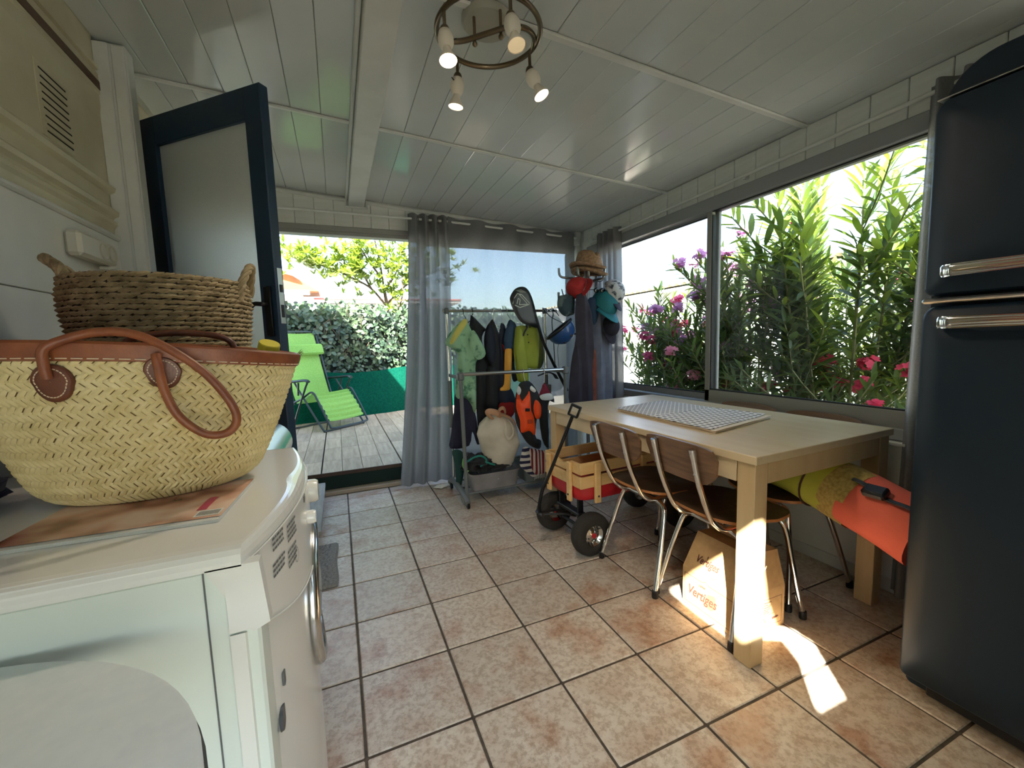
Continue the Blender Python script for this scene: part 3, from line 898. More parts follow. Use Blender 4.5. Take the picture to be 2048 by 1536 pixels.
def oleander(label, base, height, spread, n_st, flc=None, n_fl=0, bright=0.0, lean=(0, 0), n_parts=60, fl_z=None, seed=1, dens=1.0, lscale=1.0):
    rn = random.Random(seed)
    t = thing('oleander_shrub', label, 'shrub', (base[0], base[1], -0.06), 0, 'oleanders outside the long window')
    groups = {0: [], 1: []}
    nfl = 0
    for i in range(n_st):
        a = rn.random() * 2 * PI; sp = spread * (0.35 + 0.65 * rn.random()); h = height * (0.62 + 0.38 * rn.random())
        top = Vector((base[0] + math.cos(a) * sp + lean[0], base[1] + math.sin(a) * sp + lean[1], h))
        b0 = Vector((base[0] + math.cos(a) * 0.08, base[1] + math.sin(a) * 0.08, -0.06))
        mid = b0.lerp(top, 0.5) + Vector((math.cos(a) * 0.06, math.sin(a) * 0.06, 0.08 * h))
        P = cr([b0, mid, top], 12)
        MB().tube(P, [0.011 * (1 - 0.65 * k / len(P)) for k in range(len(P))], 5).build('stem', m_stem, t)
        side = []
        for k in range(3):
            j = int(len(P) * (0.35 + 0.18 * k + 0.1 * rn.random())); j = min(j, len(P) - 3)
            d = Vector((math.cos(a + (rn.random() - 0.5) * 3), math.sin(a + (rn.random() - 0.5) * 3), 0.9))
            L = (0.18 + 0.2 * rn.random())
            side.append([P[j], P[j] + d * L * 0.5 + Vector((0, 0, 0.02)), P[j] + d * L * 0.9 + Vector((0, 0, 0.08))])
        brs = [P[int(len(P) * 0.35):]] + [cr(s_, 6) for s_ in side]
        if side:
            sb = MB()
            for s_ in side: sb.tube(cr(s_, 4), 0.0045, 4)
            sb.build('side_shoots', m_stem, t, kind='stuff')
        for bi, B in enumerate(brs):
            Lb = sum((B[k + 1] - B[k]).length for k in range(len(B) - 1))
            nw = max(3, int(Lb / 0.055 * dens))
            for w in range(nw):
                u = (w + 0.5) / nw
                f = u * (len(B) - 1); k = min(int(f), len(B) - 2)
                c = B[k].lerp(B[k + 1], f - k); tang = (B[k + 1] - B[k]).normalized()
                q = tang.to_track_quat('Z', 'Y').to_matrix()
                ph = rn.random() * 2 * PI
                for m3 in range(3):
                    el = 0.35 + 0.7 * u + (rn.random() - 0.5) * 0.3
                    d = q @ Vector((math.cos(ph + m3 * 2.094) * math.cos(el), math.sin(ph + m3 * 2.094) * math.cos(el), math.sin(el)))
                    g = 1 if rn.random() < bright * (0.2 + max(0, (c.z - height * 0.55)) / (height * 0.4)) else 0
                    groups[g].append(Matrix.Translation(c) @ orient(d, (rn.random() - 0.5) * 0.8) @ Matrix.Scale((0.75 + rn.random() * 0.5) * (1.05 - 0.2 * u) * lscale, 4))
            if flc and nfl < n_fl and (fl_z is None or fl_z[0] < B[-1].z < fl_z[1]):
                nfl += 1
                fm = MB()
                for k in range(rn.randint(16, 26)):
                    dd = Vector((rn.gauss(0, 0.5), rn.gauss(0, 0.5), 0.5 + rn.random())).normalized()
                    flower(fm, B[-1] + dd * (0.02 + 0.06 * rn.random()) + Vector((0, 0, 0.02)), (dd + Vector((-0.4, -0.3, 0))).normalized(), 0.020 + rn.random() * 0.007)
                fm.build('flower_cluster', m_fl[flc], t)
    for g in (0, 1):
        if groups[g]:
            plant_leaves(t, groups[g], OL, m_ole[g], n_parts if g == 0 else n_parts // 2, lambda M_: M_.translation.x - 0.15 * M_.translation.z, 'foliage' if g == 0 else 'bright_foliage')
oleander('tall bright-topped oleander without flowers, next to the fridge edge of the window', (3.05, -1.62), 2.30, 0.50, 20, None, 0, 0.8, (0, 0), 110, seed=3, lscale=1.35)
oleander('tall green oleander at the right end of the window behind the fridge', (3.3, -2.35), 2.45, 0.5, 16, None, 0, 0.6, (0, 0), 60, seed=5, lscale=1.35)
oleander('low oleander with crimson clusters close to the lower window frame', (2.90, -1.78), 1.02, 0.32, 12, 'crimson', 14, 0.0, (0, 0.05), 80, (0.55, 0.99), 8)
oleander('oleander with large lavender heads right of the window mullion', (3.1, -1.0), 1.95, 0.42, 16, 'lavender', 28, 0.2, (0, 0), 80, (1.25, 2.1), 12)
oleander('oleander with lavender heads seen through the left pane', (3.0, -0.42), 1.58, 0.36, 15, 'lavender', 28, 0.15, (0, 0), 80, (0.8, 1.8), 15)
oleander('sparse oleander with magenta heads beside the corner curtain', (3.15, 0.12), 1.38, 0.36, 11, 'magenta', 24, 0.1, (0, 0), 60, (0.7, 1.6), 18, 0.8)
oleander('oleander with a few pink clusters low in the left pane', (2.82, -0.75), 1.02, 0.28, 10, 'pink', 12, 0.1, (0, 0), 60, (0.5, 1.2), 22)
oleander('dark green oleander at the back between the tall ones', (3.9, -1.35), 2.1, 0.6, 18, 'magenta', 7, 0.5, (0, 0), 40, (1.2, 2.0), 25)
oleander('bushy oleander at the back behind the left pane', (3.9, 0.3), 1.45, 0.55, 14, 'magenta', 8, 0.3, (0, 0), 30, (0.8, 1.4), 27)
# ------------------------------------------------------------------ dining table and runner
m_birch = wood_mat('birch_veneer', (204, 180, 142), (214, 194, 160), 'y', 0.32, 0.5, 0.015, 0)
m_birchx = wood_mat('birch_veneer_leg', (194, 164, 120), (206, 180, 138), 'z', 0.38, 0.5, 0.015, 0)
TW, TL = 0.83, 1.35
tb = thing('dining_table', 'pale wood-veneer dining table with square legs under the long window', 'table', (1.215, -2.402, 0), math.radians(2.0))
MB().box((TW / 2, TL / 2, 0.731), (TW, TL, 0.028), 0.002).build('tabletop', m_birch, tb, local=True)
for sx in (0.010, TW - 0.074):
    for sy in (0.010, TL - 0.074):
        MB().box((sx + 0.032, sy + 0.032, 0.359), (0.064, 0.064, 0.714), 0.002).build('leg', m_birchx, tb, local=True)
for xx in (0.024, TW - 0.024):
    MB().box((xx, TL / 2, 0.679), (0.024, TL - 0.16, 0.074), 0.001).build('apron', m_birch, tb, local=True)
for yy in (0.024, TL - 0.024):
    MB().box((TW / 2, yy, 0.679), (TW - 0.16, 0.024, 0.074), 0.001).build('apron', m_birchx, tb, local=True)
def runner_mat():
    m, nt, b, o = new_mat('runner_print')
    L = nt.links.new
    mp = coords(nt, (1, 1, 1))
    sp = nt.nodes.new('ShaderNodeSeparateXYZ'); L(mp.outputs[0], sp.inputs[0])
    def math_(op, a, b_=None):
        n = nt.nodes.new('ShaderNodeMath'); n.operation = op
        for i, v in enumerate((a, b_)):
            if v is None: continue
            if isinstance(v, (int, float)): n.inputs[i].default_value = v
            else: L(v, n.inputs[i])
        return n.outputs[0]
    X, Y = sp.outputs[0], sp.outputs[1]
    fx = math_('FRACT', math_('MULTIPLY', math_('ADD', X, math_('MULTIPLY', Y, 0.28)), 30))
    fy = math_('FRACT', math_('MULTIPLY', math_('SUBTRACT', Y, math_('MULTIPLY', X, 0.1)), 30))
    dash = math_('MULTIPLY', math_('LESS_THAN', fx, 0.42), math_('LESS_THAN', fy, 0.62))
    d1 = math_('FRACT', math_('MULTIPLY', math_('ADD', X, Y), 34)); d2 = math_('FRACT', math_('MULTIPLY', math_('SUBTRACT', X, Y), 34))
    lat = math_('MULTIPLY', math_('GREATER_THAN', d1, 0.26), math_('GREATER_THAN', d2, 0.26))
    back = math_('GREATER_THAN', Y, 0.02)
    mask = math_('ADD', math_('MULTIPLY', back, math_('MULTIPLY', lat, 0.55)), math_('MULTIPLY', math_('SUBTRACT', 1.0, back), dash))
    r = ramp(nt, mask, [(0.0, lin((226, 218, 210))), (1.0, lin((66, 54, 54)))])
    L(r.outputs[0], b.inputs['Base Color']); b.inputs['Roughness'].default_value = 0.85
    return m
m_run = runner_mat()
m_runedge = cloth_mat('runner_cloth', (232, 216, 196), 0.1)
q00, q10, q11, q01 = [Vector(p) for p in ((1.379, -2.097, 0), (1.839, -1.997, 0), (1.797, -1.366, 0), (1.395, -1.45, 0))]
run = MB()
for lay in range(4):
    def rl(u, v, lay=lay, dz=0.0):
        sh = 0.006 * lay
        p = q00.lerp(q10, u).lerp(q01.lerp(q11, u), v)
        p = p + Vector((0.004 * noise.noise(Vector((v * 5, lay, 0))) - sh * 0.4, sh * (1 if lay % 2 else -0.6), 0))
        z = 0.7465 + 0.0042 * lay + 0.0015 * noise.noise(Vector((u * 4, v * 6, lay * 3)))
        z += 0.012 * max(0, u - 0.75) ** 2 * 16 * max(0, 0.5 - v) * (lay / 3)
        return (p.x, p.y, z + dz)
    a = len(run.v)
    if lay < 3:
        run.grid(lambda u, v: rl(u, v), 16, 24); run.grid(lambda u, v: rl(u, v, dz=0.003), 16, 24)
        for e in (lambda t: (t, 0), lambda t: (t, 1), lambda t: (0, t), lambda t: (1, t)):
            run.grid(lambda u, v: rl(*e(u), dz=0.003 * v), 24, 1)
ro = thing('table_runner', 'folded white table runner printed with dark dashes, lying on the dining table', 'table runner', (1.6, -1.73, 0.7455))
run.build('folded_layers', m_runedge, ro)
top = MB(); top.grid(lambda u, v: rl(u, v, lay=3, dz=-0.001), 24, 36); top.grid(lambda u, v: rl(u, v, lay=3, dz=0.0008), 24, 36); top.build('printed_face', m_run, ro)

# ------------------------------------------------------------------ school chairs
m_seat = wood_mat('dark_veneer', (62, 46, 34), (92, 70, 50), 'x', 0.35, 1.2, 0.03, 9)
m_back = wood_mat('walnut_veneer', (92, 66, 48), (136, 104, 78), 'y', 0.35, 1.3, 0.03, 9)
m_ply = mat('plywood_edge', (178, 116, 66), 0.5)
def make_chair():
    t = thing('school_chair', '', 'chair')
    def seat(z, m, nm, k=1.0):
        n = 40; ring = []
        for i in range(n):
            a = 2 * PI * i / n
            c, s_ = math.cos(a), math.sin(a)
            r = 1 / (abs(c) ** 3.2 + abs(s_) ** 3.2) ** (1 / 3.2)
            ring.append((0.19 * r * c * k, (0.195 if c > 0 else 0.18) * r * s_ * k))
        mb = MB(); vs_ = []; fs = []
        rings = (0.0001, 0.35, 0.7, 0.93, 1.0)
        for kk in rings:
            for x, y in ring:
                dish = -0.012 * max(0, 1 - (x * x + y * y) * 22) + (0.01 * (-x / 0.19) ** 3 if x < 0 else -0.012 * (x / 0.19) ** 3)
                vs_.append((x * kk, y * kk, z + dish * (0.4 + 0.6 * kk)))
        for i in range(len(rings) - 1):
            for j in range(n): fs.append((i * n + j, i * n + (j + 1) % n, (i + 1) * n + (j + 1) % n, (i + 1) * n + j))
        mb.add(vs_, fs, True)
        return mb, vs_[-n:]
    a, ra = seat(0.452, m_seat, 'seat'); a.build('seat', m_seat, t, local=True)
    b, rb_ = seat(0.4405, m_ply, 'seat'); n = len(ra)
    b.add(ra + rb_, [(i, (i + 1) % n, n + (i + 1) % n, n + i) for i in range(n)])
    sp = b.build('seat_ply', m_ply, t, local=True)
    # curved backrest
    def bp(u, v, d):
        y = (u - 0.5) * 0.355
        e = abs(u - 0.5) * 2
        zt = 0.752 - 0.02 * e ** 4; zb = 0.598 + 0.075 * max(0, e - 0.55) ** 2 * 4.5
        if e > 0.93: zb += (e - 0.93) * 0.5; zt -= (e - 0.93) * 0.35
        z = zb + (zt - zb) * v
        x = -0.240 - 0.25 * (z - 0.6) + 0.45 * y * y + d
        return (x, y, z)
    k = MB(); k.grid(lambda u, v: bp(u, v, 0.0), 24, 8); k.grid(lambda u, v: bp(u, v, -0.010), 24, 8)
    for v in (0, 1): k.grid(lambda u, w, v=v: bp(u, v, -0.010 * w), 24, 1)
    for u in (0, 1): k.grid(lambda v, w, u=u: bp(u, v, -0.010 * w), 8, 1)
    k.build('backrest', m_back, t, local=True)
    for s in (-1, 1):
        P = cr([(-0.292, 0.098 * s, 0.735), (-0.275, 0.098 * s, 0.665), (-0.250, 0.098 * s, 0.58), (-0.200, 0.096 * s, 0.47), (-0.165, 0.094 * s, 0.425), (-0.12, 0.092 * s, 0.398), (-0.05, 0.092 * s, 0.396), (0.05, 0.094 * s, 0.412), (0.16, 0.1 * s, 0.425)], 5)
        MB().tube(P, [0.0135] * 3 + [0.0115] * (len(P) - 3), 10).build('back_upright', m_chrome, t, local=True)
        rv = MB()
        for z in (0.722, 0.640):
            rv.ell((-0.302 + (0.735 - z) * 0.25, 0.098 * s, z), (0.004, 0.006, 0.006), 8, 5)
        rv.build('rivets', m_steel, t, local=True)
    for nm, xs, fx_, fy_, ux in (('rear_legs', -1, -0.192, 0.193, -0.085), ('front_legs', 1, 0.212, 0.188, 0.150)):
        z1 = 0.385 if xs < 0 else 0.407
        half = [(fx_, fy_, 0.012), (fx_ + (ux - fx_) * 0.5, fy_ - 0.022, 0.19), (ux - 0.012 * (-1 if xs < 0 else 1) * -1, fy_ - 0.045, z1 - 0.055), (ux, fy_ - 0.062, z1 - 0.014), (ux, fy_ - 0.095, z1), (ux, 0.05, z1)]
        P = cr(half + [(a_, -b_, c_) for a_, b_, c_ in half[::-1]], 5)
        MB().tube(P, 0.0115, 10).build(nm, m_chrome, t, local=True)
        for s in (-1, 1):
            MB().lathe([(0.0135, 0), (0.0145, 0.004), (0.0135, 0.032), (0.0105, 0.034)], 10, (fx_ - 0.0015 * xs, fy_ * s, 0.0)).build('rubber_foot', m_black, t, local=True)
    return t
ch0 = make_chair()
grp = 'school chairs around the dining table'
chairs = [(ch0, (1.437, -2.108, 0.001), 0.0, 'chrome-framed school chair pushed in at the near left side of the table, above the carton')]
chairs.append((copy_tree(ch0), (1.400, -1.742, 0.001), 0.03, 'chrome-framed school chair beside the wagon wheel on the left side of the table'))
chairs.append((copy_tree(ch0), (1.85, -1.665, 0.001), PI, 'school chair on the window side, its backrest below the window mullion'))
chairs.append((copy_tree(ch0), (1.85, -2.055, 0.001), PI, 'school chair on the window side nearest the fridge, under the coral bag'))
for o, l, rz, lab in chairs:
    o.location = l; o.rotation_euler = (0, 0, rz); o['label'] = lab; o['group'] = grp

# ------------------------------------------------------------------ coral and lime roll bag lying over the window-side chairs
m_coral = mat('coral_cloth', (228, 104, 80), 0.75, c2=(216, 94, 72), nscale=6, bmp=0.1, bscale=30)
m_lime = mat('lime_cloth', (186, 186, 66), 0.75, c2=(172, 170, 62), nscale=6, bmp=0.1, bscale=30)
m_navyc = mat('navy_cloth', (26, 38, 72), 0.8)
m_straw = mat('straw_band', (186, 160, 88), 0.8, c2=(150, 124, 60), nscale=90)
bag = thing('roll_bag', 'long coral and lime roll bag lying over the window-side chairs under the table', 'bag', (1.78, -2.2, 0.45))
axis = cr([(1.865, -1.60, 0.568), (1.83, -1.90, 0.570), (1.79, -2.16, 0.562), (1.765, -2.38, 0.515), (1.735, -2.625, 0.452)], 10)
frs = frames(axis)
def bagseg(nm, i0, i1, m, k=1.0, wr_=0.004, seed=0):
    mb = MB(); n = 26
    P = []
    for i in range(i0, i1 + 1):
        p = axis[i]; t_, a_, b_ = frs[i]
        for q in range(n):
            th = 2 * PI * q / n
            r = 0.112 * k + wr_ * noise.noise(Vector((math.cos(th) * 1.2, math.sin(th) * 1.2, i * 0.14 + seed))) * 2
            P.append(p + a_ * math.cos(th) * r * 0.98 + b_ * math.sin(th) * r)
    m_ = i1 - i0 + 1
    mb.add(P, [(i * n + q, i * n + (q + 1) % n, (i + 1) * n + (q + 1) % n, (i + 1) * n + q) for i in range(m_ - 1) for q in range(n)], True)
    if i0 == 0: mb.add(P[:n], [tuple(range(n))[::-1]])
    if i1 == len(axis) - 1: mb.add(P[-n:], [tuple(range(n))])
    return mb.build(nm, m, bag)
L_ = len(axis) - 1
bagseg('navy_end', 0, 10, m_navyc)
bagseg('lime_panel', 10, 31, m_lime, seed=2)
bagseg('coral_panel', 31, L_, m_coral, 1.0, 0.006, 4)
bagseg('straw_band', 28, 32, m_straw, 1.025, 0.001)
p = axis[25]; t_, a_, b_ = frs[25]
MB().tube([p + (a_ * math.cos(2 * PI * k / 28) + b_ * math.sin(2 * PI * k / 28)) * 0.118 for k in range(28)], 0.004, 6, closed=True).build('cord', mat('brown_cord', (70, 42, 30), 0.8), bag)
stp = MB()
pts_ = [axis[i] + Vector((-0.06, 0, 0.10)) + Vector((-0.012, 0, 0.006 * math.sin(i))) for i in range(32, L_ + 1)]
stp.tube(cr(pts_, 2), 0.012, 8, flat=0.5)
stp.box(pts_[3] + Vector((-0.004, 0, 0.004)), (0.05, 0.07, 0.03), 0.008, rot_m(0, -0.5, 0))
stp.build('strap_buckle', m_black, bag)
tw2 = MB()
tw2.ell((1.90, -2.00, 0.71), (0.07, 0.12, 0.020), 18, 8, wob=0.5, seed=3)
cl = tw2.build('folded_cloth', mat('pale_green_cloth', (176, 196, 170), 0.9, c2=(110, 130, 110), nscale=20)); tag(cl, 'small crumpled pale green cloth lying on top of the roll bag', 'cloth')

# ------------------------------------------------------------------ wine carton on the floor
m_card = mat('cardboard', (196, 158, 108), 0.8, c2=(184, 146, 98), nscale=30)
m_ink = mat('brown_ink', (92, 50, 36), 0.8)
m_inkr = mat('faded_red_ink', (176, 112, 72), 0.8)
cx0, cy0 = 1.305, -2.285
crot = rot_m(0, 0, 0.0)
car = thing('wine_carton', 'gabled cardboard wine carton with script lettering on the floor under the table', 'carton', (1.43, -2.15, 0))
CW, CD, CH, CT = 0.245, 0.275, 0.165, 0.315
# lower box and sloped shoulders (ridge runs along y)
def cpt(x, y, z): return (cx0 + x, cy0 + y, z)
ins = 0.062
lo = [cpt(0, 0, 0.001), cpt(CW, 0, 0.001), cpt(CW, CD, 0.001), cpt(0, CD, 0.001)]
md = [cpt(0, 0, CH), cpt(CW, 0, CH), cpt(CW, CD, CH), cpt(0, CD, CH)]
tp = [cpt(ins, 0.02, CT), cpt(CW - ins * 0.35, 0.02, CT - 0.01), cpt(CW - ins * 0.35, CD - 0.02, CT - 0.01), cpt(ins, CD - 0.02, CT)]
MB().add(lo + md, [(0, 3, 2, 1), (0, 1, 5, 4), (1, 2, 6, 5), (2, 3, 7, 6), (3, 0, 4, 7)]).build('body', m_card, car)
MB().add(md + tp, [(0, 1, 5, 4), (1, 2, 6, 5), (2, 3, 7, 6), (3, 0, 4, 7), (4, 5, 6, 7)]).build('gabled_lid', m_card, car)
MB().box(cpt(CW / 2 + 0.02, CD / 2, CT + 0.004), (0.03, CD * 0.8, 0.012), 0.002, rot_m(0, 0.2, 0)).build('closing_flap', m_card, car)
fl_ = MB(); fl_.add([cpt(0.05, -0.001, CH + 0.002), cpt(0.075, -0.018, CH + 0.06), cpt(0.13, -0.004, CH + 0.105), cpt(0.05, -0.004, CH + 0.002), cpt(0.075, -0.021, CH + 0.06), cpt(0.13, -0.007, CH + 0.105)], [(0, 1, 2), (5, 4, 3), (0, 2, 5, 3), (0, 3, 4, 1), (1, 4, 5, 2)]); fl_.build('loose_flap', m_card, car)
pr = MB(); prr = MB()
def left(a, b, t): return cpt(-0.0006 - t, CD - a, b)                    # a runs toward the camera
sl = Vector((ins, 0, CT - CH)); sll = sl.length; sln = Vector((-(CT - CH), 0, ins)).normalized()
def slope(a, b, t):
    q = sl * (b / sll); nn = sln * (0.0008 + t)
    return cpt(q.x + nn.x, CD - a, CH + q.z + nn.z)
text_mb(pr, 'Vertiges', 0.058, lambda a, b, t: left(0.026 + a, 0.062 + b, t), 0.35, width=0.150)
text_mb(pr, 'Vertiges', 0.042, lambda a, b, t: slope(0.050 + a, 0.045 + b, t), 0.35, width=0.115)
text_mb(pr, 'cave', 0.018, lambda a, b, t: left(0.085 + a, 0.118 + b, t), 0.35)
def line(mb, fn, pts, w=0.0009):
    for (a0, b0), (a1, b1) in zip(pts, pts[1:]):
        d = Vector((a1 - a0, b1 - b0)); n_ = Vector((-d.y, d.x)).normalized() * w
        mb.add([fn(a0 + n_.x, b0 + n_.y, 0), fn(a0 - n_.x, b0 - n_.y, 0), fn(a1 - n_.x, b1 - n_.y, 0), fn(a1 + n_.x, b1 + n_.y, 0)], [(0, 1, 2, 3)])
line(pr, left, [(0.012, 0.02), (0.012, 0.142), (0.105, 0.142), (0.118, 0.152), (0.131, 0.142), (0.262, 0.142), (0.262, 0.02), (0.012, 0.02)])
for k in range(6):
    line(prr, left, [(0.05 + 0.03 * k + 0.035 * math.sin(q * 0.35 + k * 0.5), 0.028 + 0.0105 * q) for q in range(11)], 0.0008)
prr.add([left(0.11, 0.05, 0.0002), left(0.15, 0.045, 0.0002), left(0.175, 0.075, 0.0002), left(0.165, 0.115, 0.0002), left(0.13, 0.105, 0.0002)], [(0, 1, 2, 3, 4)])
for w0 in (0.0, 0.9):
    line(pr, slope, [(0.09 + 0.012 * math.cos(q * 0.5) + 0.004 * q, 0.065 + 0.02 * math.sin(q * 0.5 + w0)) for q in range(9)], 0.0007)
line(pr, slope, [(0.115, 0.03), (0.13, 0.018), (0.15, 0.014), (0.165, 0.022)], 0.0007)
def endf(a, b, t): return cpt(a, -0.0006 - t, b)
line(pr, endf, [(0.02, 0.02), (0.02, 0.128), (0.11, 0.128), (0.122, 0.138), (0.134, 0.128), (0.228, 0.128), (0.228, 0.02), (0.02, 0.02)])
for b, w, a0 in ((0.113, 0.09, 0.08), (0.104, 0.05, 0.10), (0.094, 0.07, 0.09), (0.086, 0.06, 0.095), (0.079, 0.065, 0.09), (0.072, 0.05, 0.1)):
    a = a0
    while a < a0 + w:
        d = 0.003 + R() * 0.006; pr.add([endf(a, b, 0.0002), endf(a + d, b, 0.0002), endf(a + d, b + 0.0042, 0.0002), endf(a, b + 0.0042, 0.0002)], [(0, 1, 2, 3)]); a += d + 0.0015
line(pr, endf, [(0.085, 0.065), (0.185, 0.065)]); line(pr, endf, [(0.085, 0.101), (0.17, 0.101)])
line(pr, endf, [(0.095, 0.034), (0.108, 0.045), (0.117, 0.058), (0.122, 0.046), (0.13, 0.054), (0.136, 0.04), (0.143, 0.036)], 0.0014)
pr.add([endf(0.175, 0.04, 0.0002), endf(0.205, 0.042, 0.0002), endf(0.213, 0.046, 0.0002), endf(0.205, 0.05, 0.0002), endf(0.175, 0.05, 0.0002)], [(0, 1, 2, 3, 4)])
pr.build('dark_printing', m_ink, car); prr.build('red_printing', m_inkr, car)

# ------------------------------------------------------------------ red wagon with wooden rails
m_pine = wood_mat('pine_slat', (206, 166, 108), (226, 192, 136), 'x', 0.45, 0.6, 0.03, 12)
m_red = mat('red_enamel', (184, 34, 42), 0.35)
m_tyre = mat('tyre_rubber', (42, 38, 33), 0.85, bmp=0.25, bscale=120)
wg = thing('pull_wagon', 'red pull wagon with pale wooden slat rails and black handle beside the table', 'wagon', (1.119, -1.5, 0), math.radians(4))
WL, WW = 0.84, 0.355
zr = ((0.362, 0.424), (0.437, 0.497))
for k, (z0, z1) in enumerate(zr):
    for yy in (0.008, WW - 0.008):
        MB().box((WL / 2, yy, (z0 + z1) / 2), (WL, 0.016, z1 - z0), 0.002).build('rail_slat', m_pine, wg, local=True)
    for xx in (0.008, WL - 0.008):
        if k == 1 and xx < 0.1:
            n = 20; prof = [(0.017, z0), (WW - 0.017, z0), (WW - 0.017, z1 - 0.004)]
            for i in range(n + 1):
                y = WW - 0.10 - (WW - 0.2) * i / n * 1.0
                prof.append((y, z1 - 0.004 - 0.022 * math.sin(PI * i / n) ** 0.7 if 0 < i < n else z1 - 0.004))
            prof += [(0.017, z1 - 0.004)]
            MB().prism(prof, lambda a, b, t: (xx - 0.008 + t, a, b), 0.016).build('rail_slat', m_pine, wg, local=True)
        else:
            MB().box((xx, WW / 2, (z0 + z1) / 2), (0.016, WW - 0.034, z1 - z0), 0.002).build('rail_slat', m_pine, wg, local=True)
def stake(c, d):
    o = MB().box(c, d, 0.004).build('stake', m_pine, wg, local=True)
    return o
for xx in (0.10, 0.42, 0.74):
    for yy in (-0.010, WW + 0.010):
        s = stake((xx, yy, 0.385), (0.038, 0.018, 0.215))
        MB().ell((xx, yy + (0.010 if yy > 0 else -0.010), 0.315), (0.006, 0.003, 0.006), 8, 5).build('bolt', m_black, s, local=True)
for yy in (0.09, WW - 0.06):
    s = stake((-0.011, yy, 0.385), (0.018, 0.036, 0.215))
    MB().ell((-0.021, yy, 0.315), (0.003, 0.006, 0.006), 8, 5).build('bolt', m_black, s, local=True)
    stake((WL + 0.011, yy, 0.385), (0.018, 0.036, 0.215))
# tray with rounded edges
def tray(u, v):
    a = 2 * PI * u; n_ = 8
    c, s_ = math.cos(a), math.sin(a); r = 1 / (abs(c) ** n_ + abs(s_) ** n_) ** (1 / n_)
    prof = ((0.80, 0.300), (0.93, 0.288), (0.972, 0.297), (0.985, 0.325), (0.985, 0.405), (0.965, 0.405), (0.96, 0.33), (0.93, 0.308), (0.0, 0.306))
    k, z = prof[min(int(round(v * (len(prof) - 1))), len(prof) - 1)]
    kx = 1 - (1 - k) * 0.5
    return (WL / 2 + WL / 2 * r * c * kx if k else WL / 2, WW / 2 + WW / 2 * r * s_ * k if k else WW / 2, z)
tm = MB().grid(tray, 56, 8, True, True)
tm.box((WL / 2, WW / 2, 0.300), (WL * 0.86, WW * 0.8, 0.004))
tm.build('tray', m_red, wg, local=True)
WR = 0.115
def wheel(x, y):
    w = MB().lathe([(0.055, -0.028), (0.075, -0.036), (0.098, -0.036), (0.110, -0.026), (WR, -0.010), (WR, 0.010), (0.110, 0.026), (0.098, 0.036), (0.075, 0.036), (0.055, 0.028)], 36, (x, y, WR), rot_m(PI / 2, 0, 0), capb=False, capt=False).build('tyre', m_tyre, wg, local=True)
    for s in (-1, 1):
        hb = MB().lathe([(0.058, 0.024), (0.055, 0.032), (0.050, 0.026), (0.040, 0.018), (0.030, 0.022), (0.020, 0.026), (0.0, 0.027)], 28, (x, y, WR), rot_m(PI / 2 * (1 if s < 0 else -1), 0, 0), capb=False).build('rim', m_chrome, w, local=True)
        hb2 = MB().lathe([(0.014, 0.024), (0.013, 0.034), (0.0, 0.036)], 14, (x, y, WR), rot_m(PI / 2 * (1 if s < 0 else -1), 0, 0), capb=False).build('hub_cap', m_red, w, local=True)
        bl = MB()
        for k in range(4):
            a = k * PI / 2 + 0.4
            bl.ell((x + 0.033 * math.cos(a), y + s * 0.022, WR + 0.033 * math.sin(a)), (0.005, 0.004, 0.005), 8, 5)
        bl.build('wheel_bolts', m_black, w, local=True)
for x in (0.055, 0.72):
    wheel(x, -0.005); wheel(x, WW + 0.0)
for x in (0.055, 0.72):
    axo = MB().cyl((x, 0.035, WR), (x, WW - 0.035, WR), 0.009).build('axle', m_black, wg, local=True)
    bk_ = MB().box((x, WW / 2, 0.19), (0.05, 0.22, 0.02), 0.004)
    for y in (WW / 2 - 0.09, WW / 2 + 0.09): bk_.box((x, y, 0.20), (0.036, 0.014, 0.19), 0.003)
    bk_.build('axle_bracket', m_black, wg, local=True)
iv = wm(wg).inverted()
hp = [iv @ Vector(p) for p in ((0.968, -1.315, 0.195), (0.966, -1.318, 0.25), (0.985, -1.33, 0.345), (1.015, -1.345, 0.415), (1.128, -1.41, 0.735))]
fork = MB()
for s in (-1, 1):
    fork.tube(cr([hp[0] + Vector((0, 0.012 * s, 0)), (-0.02, WW / 2 + 0.03 * s, 0.185), (0.055, WW / 2 + 0.05 * s, 0.165)], 6), 0.007, 8)
fork.cyl(hp[0] + Vector((0, -0.035, 0)), hp[0] + Vector((0, 0.035, 0)), 0.009)
fork.build('steering_fork', m_black, wg, local=True)
MB().tube(cr(hp, 6), 0.0095, 10).build('handle_bar', m_hand, wg, local=True)
gc = hp[-1]; gd = (hp[-1] - hp[-2]).normalized(); gs = Vector((0.55, -0.8, 0)).normalized(); gs = (gs - gd * gs.dot(gd)).normalized()
g0 = gc
gp = [g0 - gs * 0.02, g0 + gs * 0.024 + gd * 0.0, g0 + gs * 0.024 + gd * 0.055, g0 - gs * 0.024 + gd * 0.055, g0 - gs * 0.024]
grip = MB()
nn = gd.cross(gs)
RM = Matrix((gs, nn, gd)).transposed()
grip.box(g0 + gd * 0.004, (0.058, 0.020, 0.010), 0.003, RM); grip.box(g0 + gd * 0.058, (0.058, 0.024, 0.014), 0.003, RM)
grip.box(g0 + gd * 0.03 + gs * 0.025, (0.009, 0.022, 0.052), 0.003, RM); grip.box(g0 + gd * 0.03 - gs * 0.025, (0.009, 0.022, 0.052), 0.003, RM)
grip.build('grip', m_black, wg, local=True)

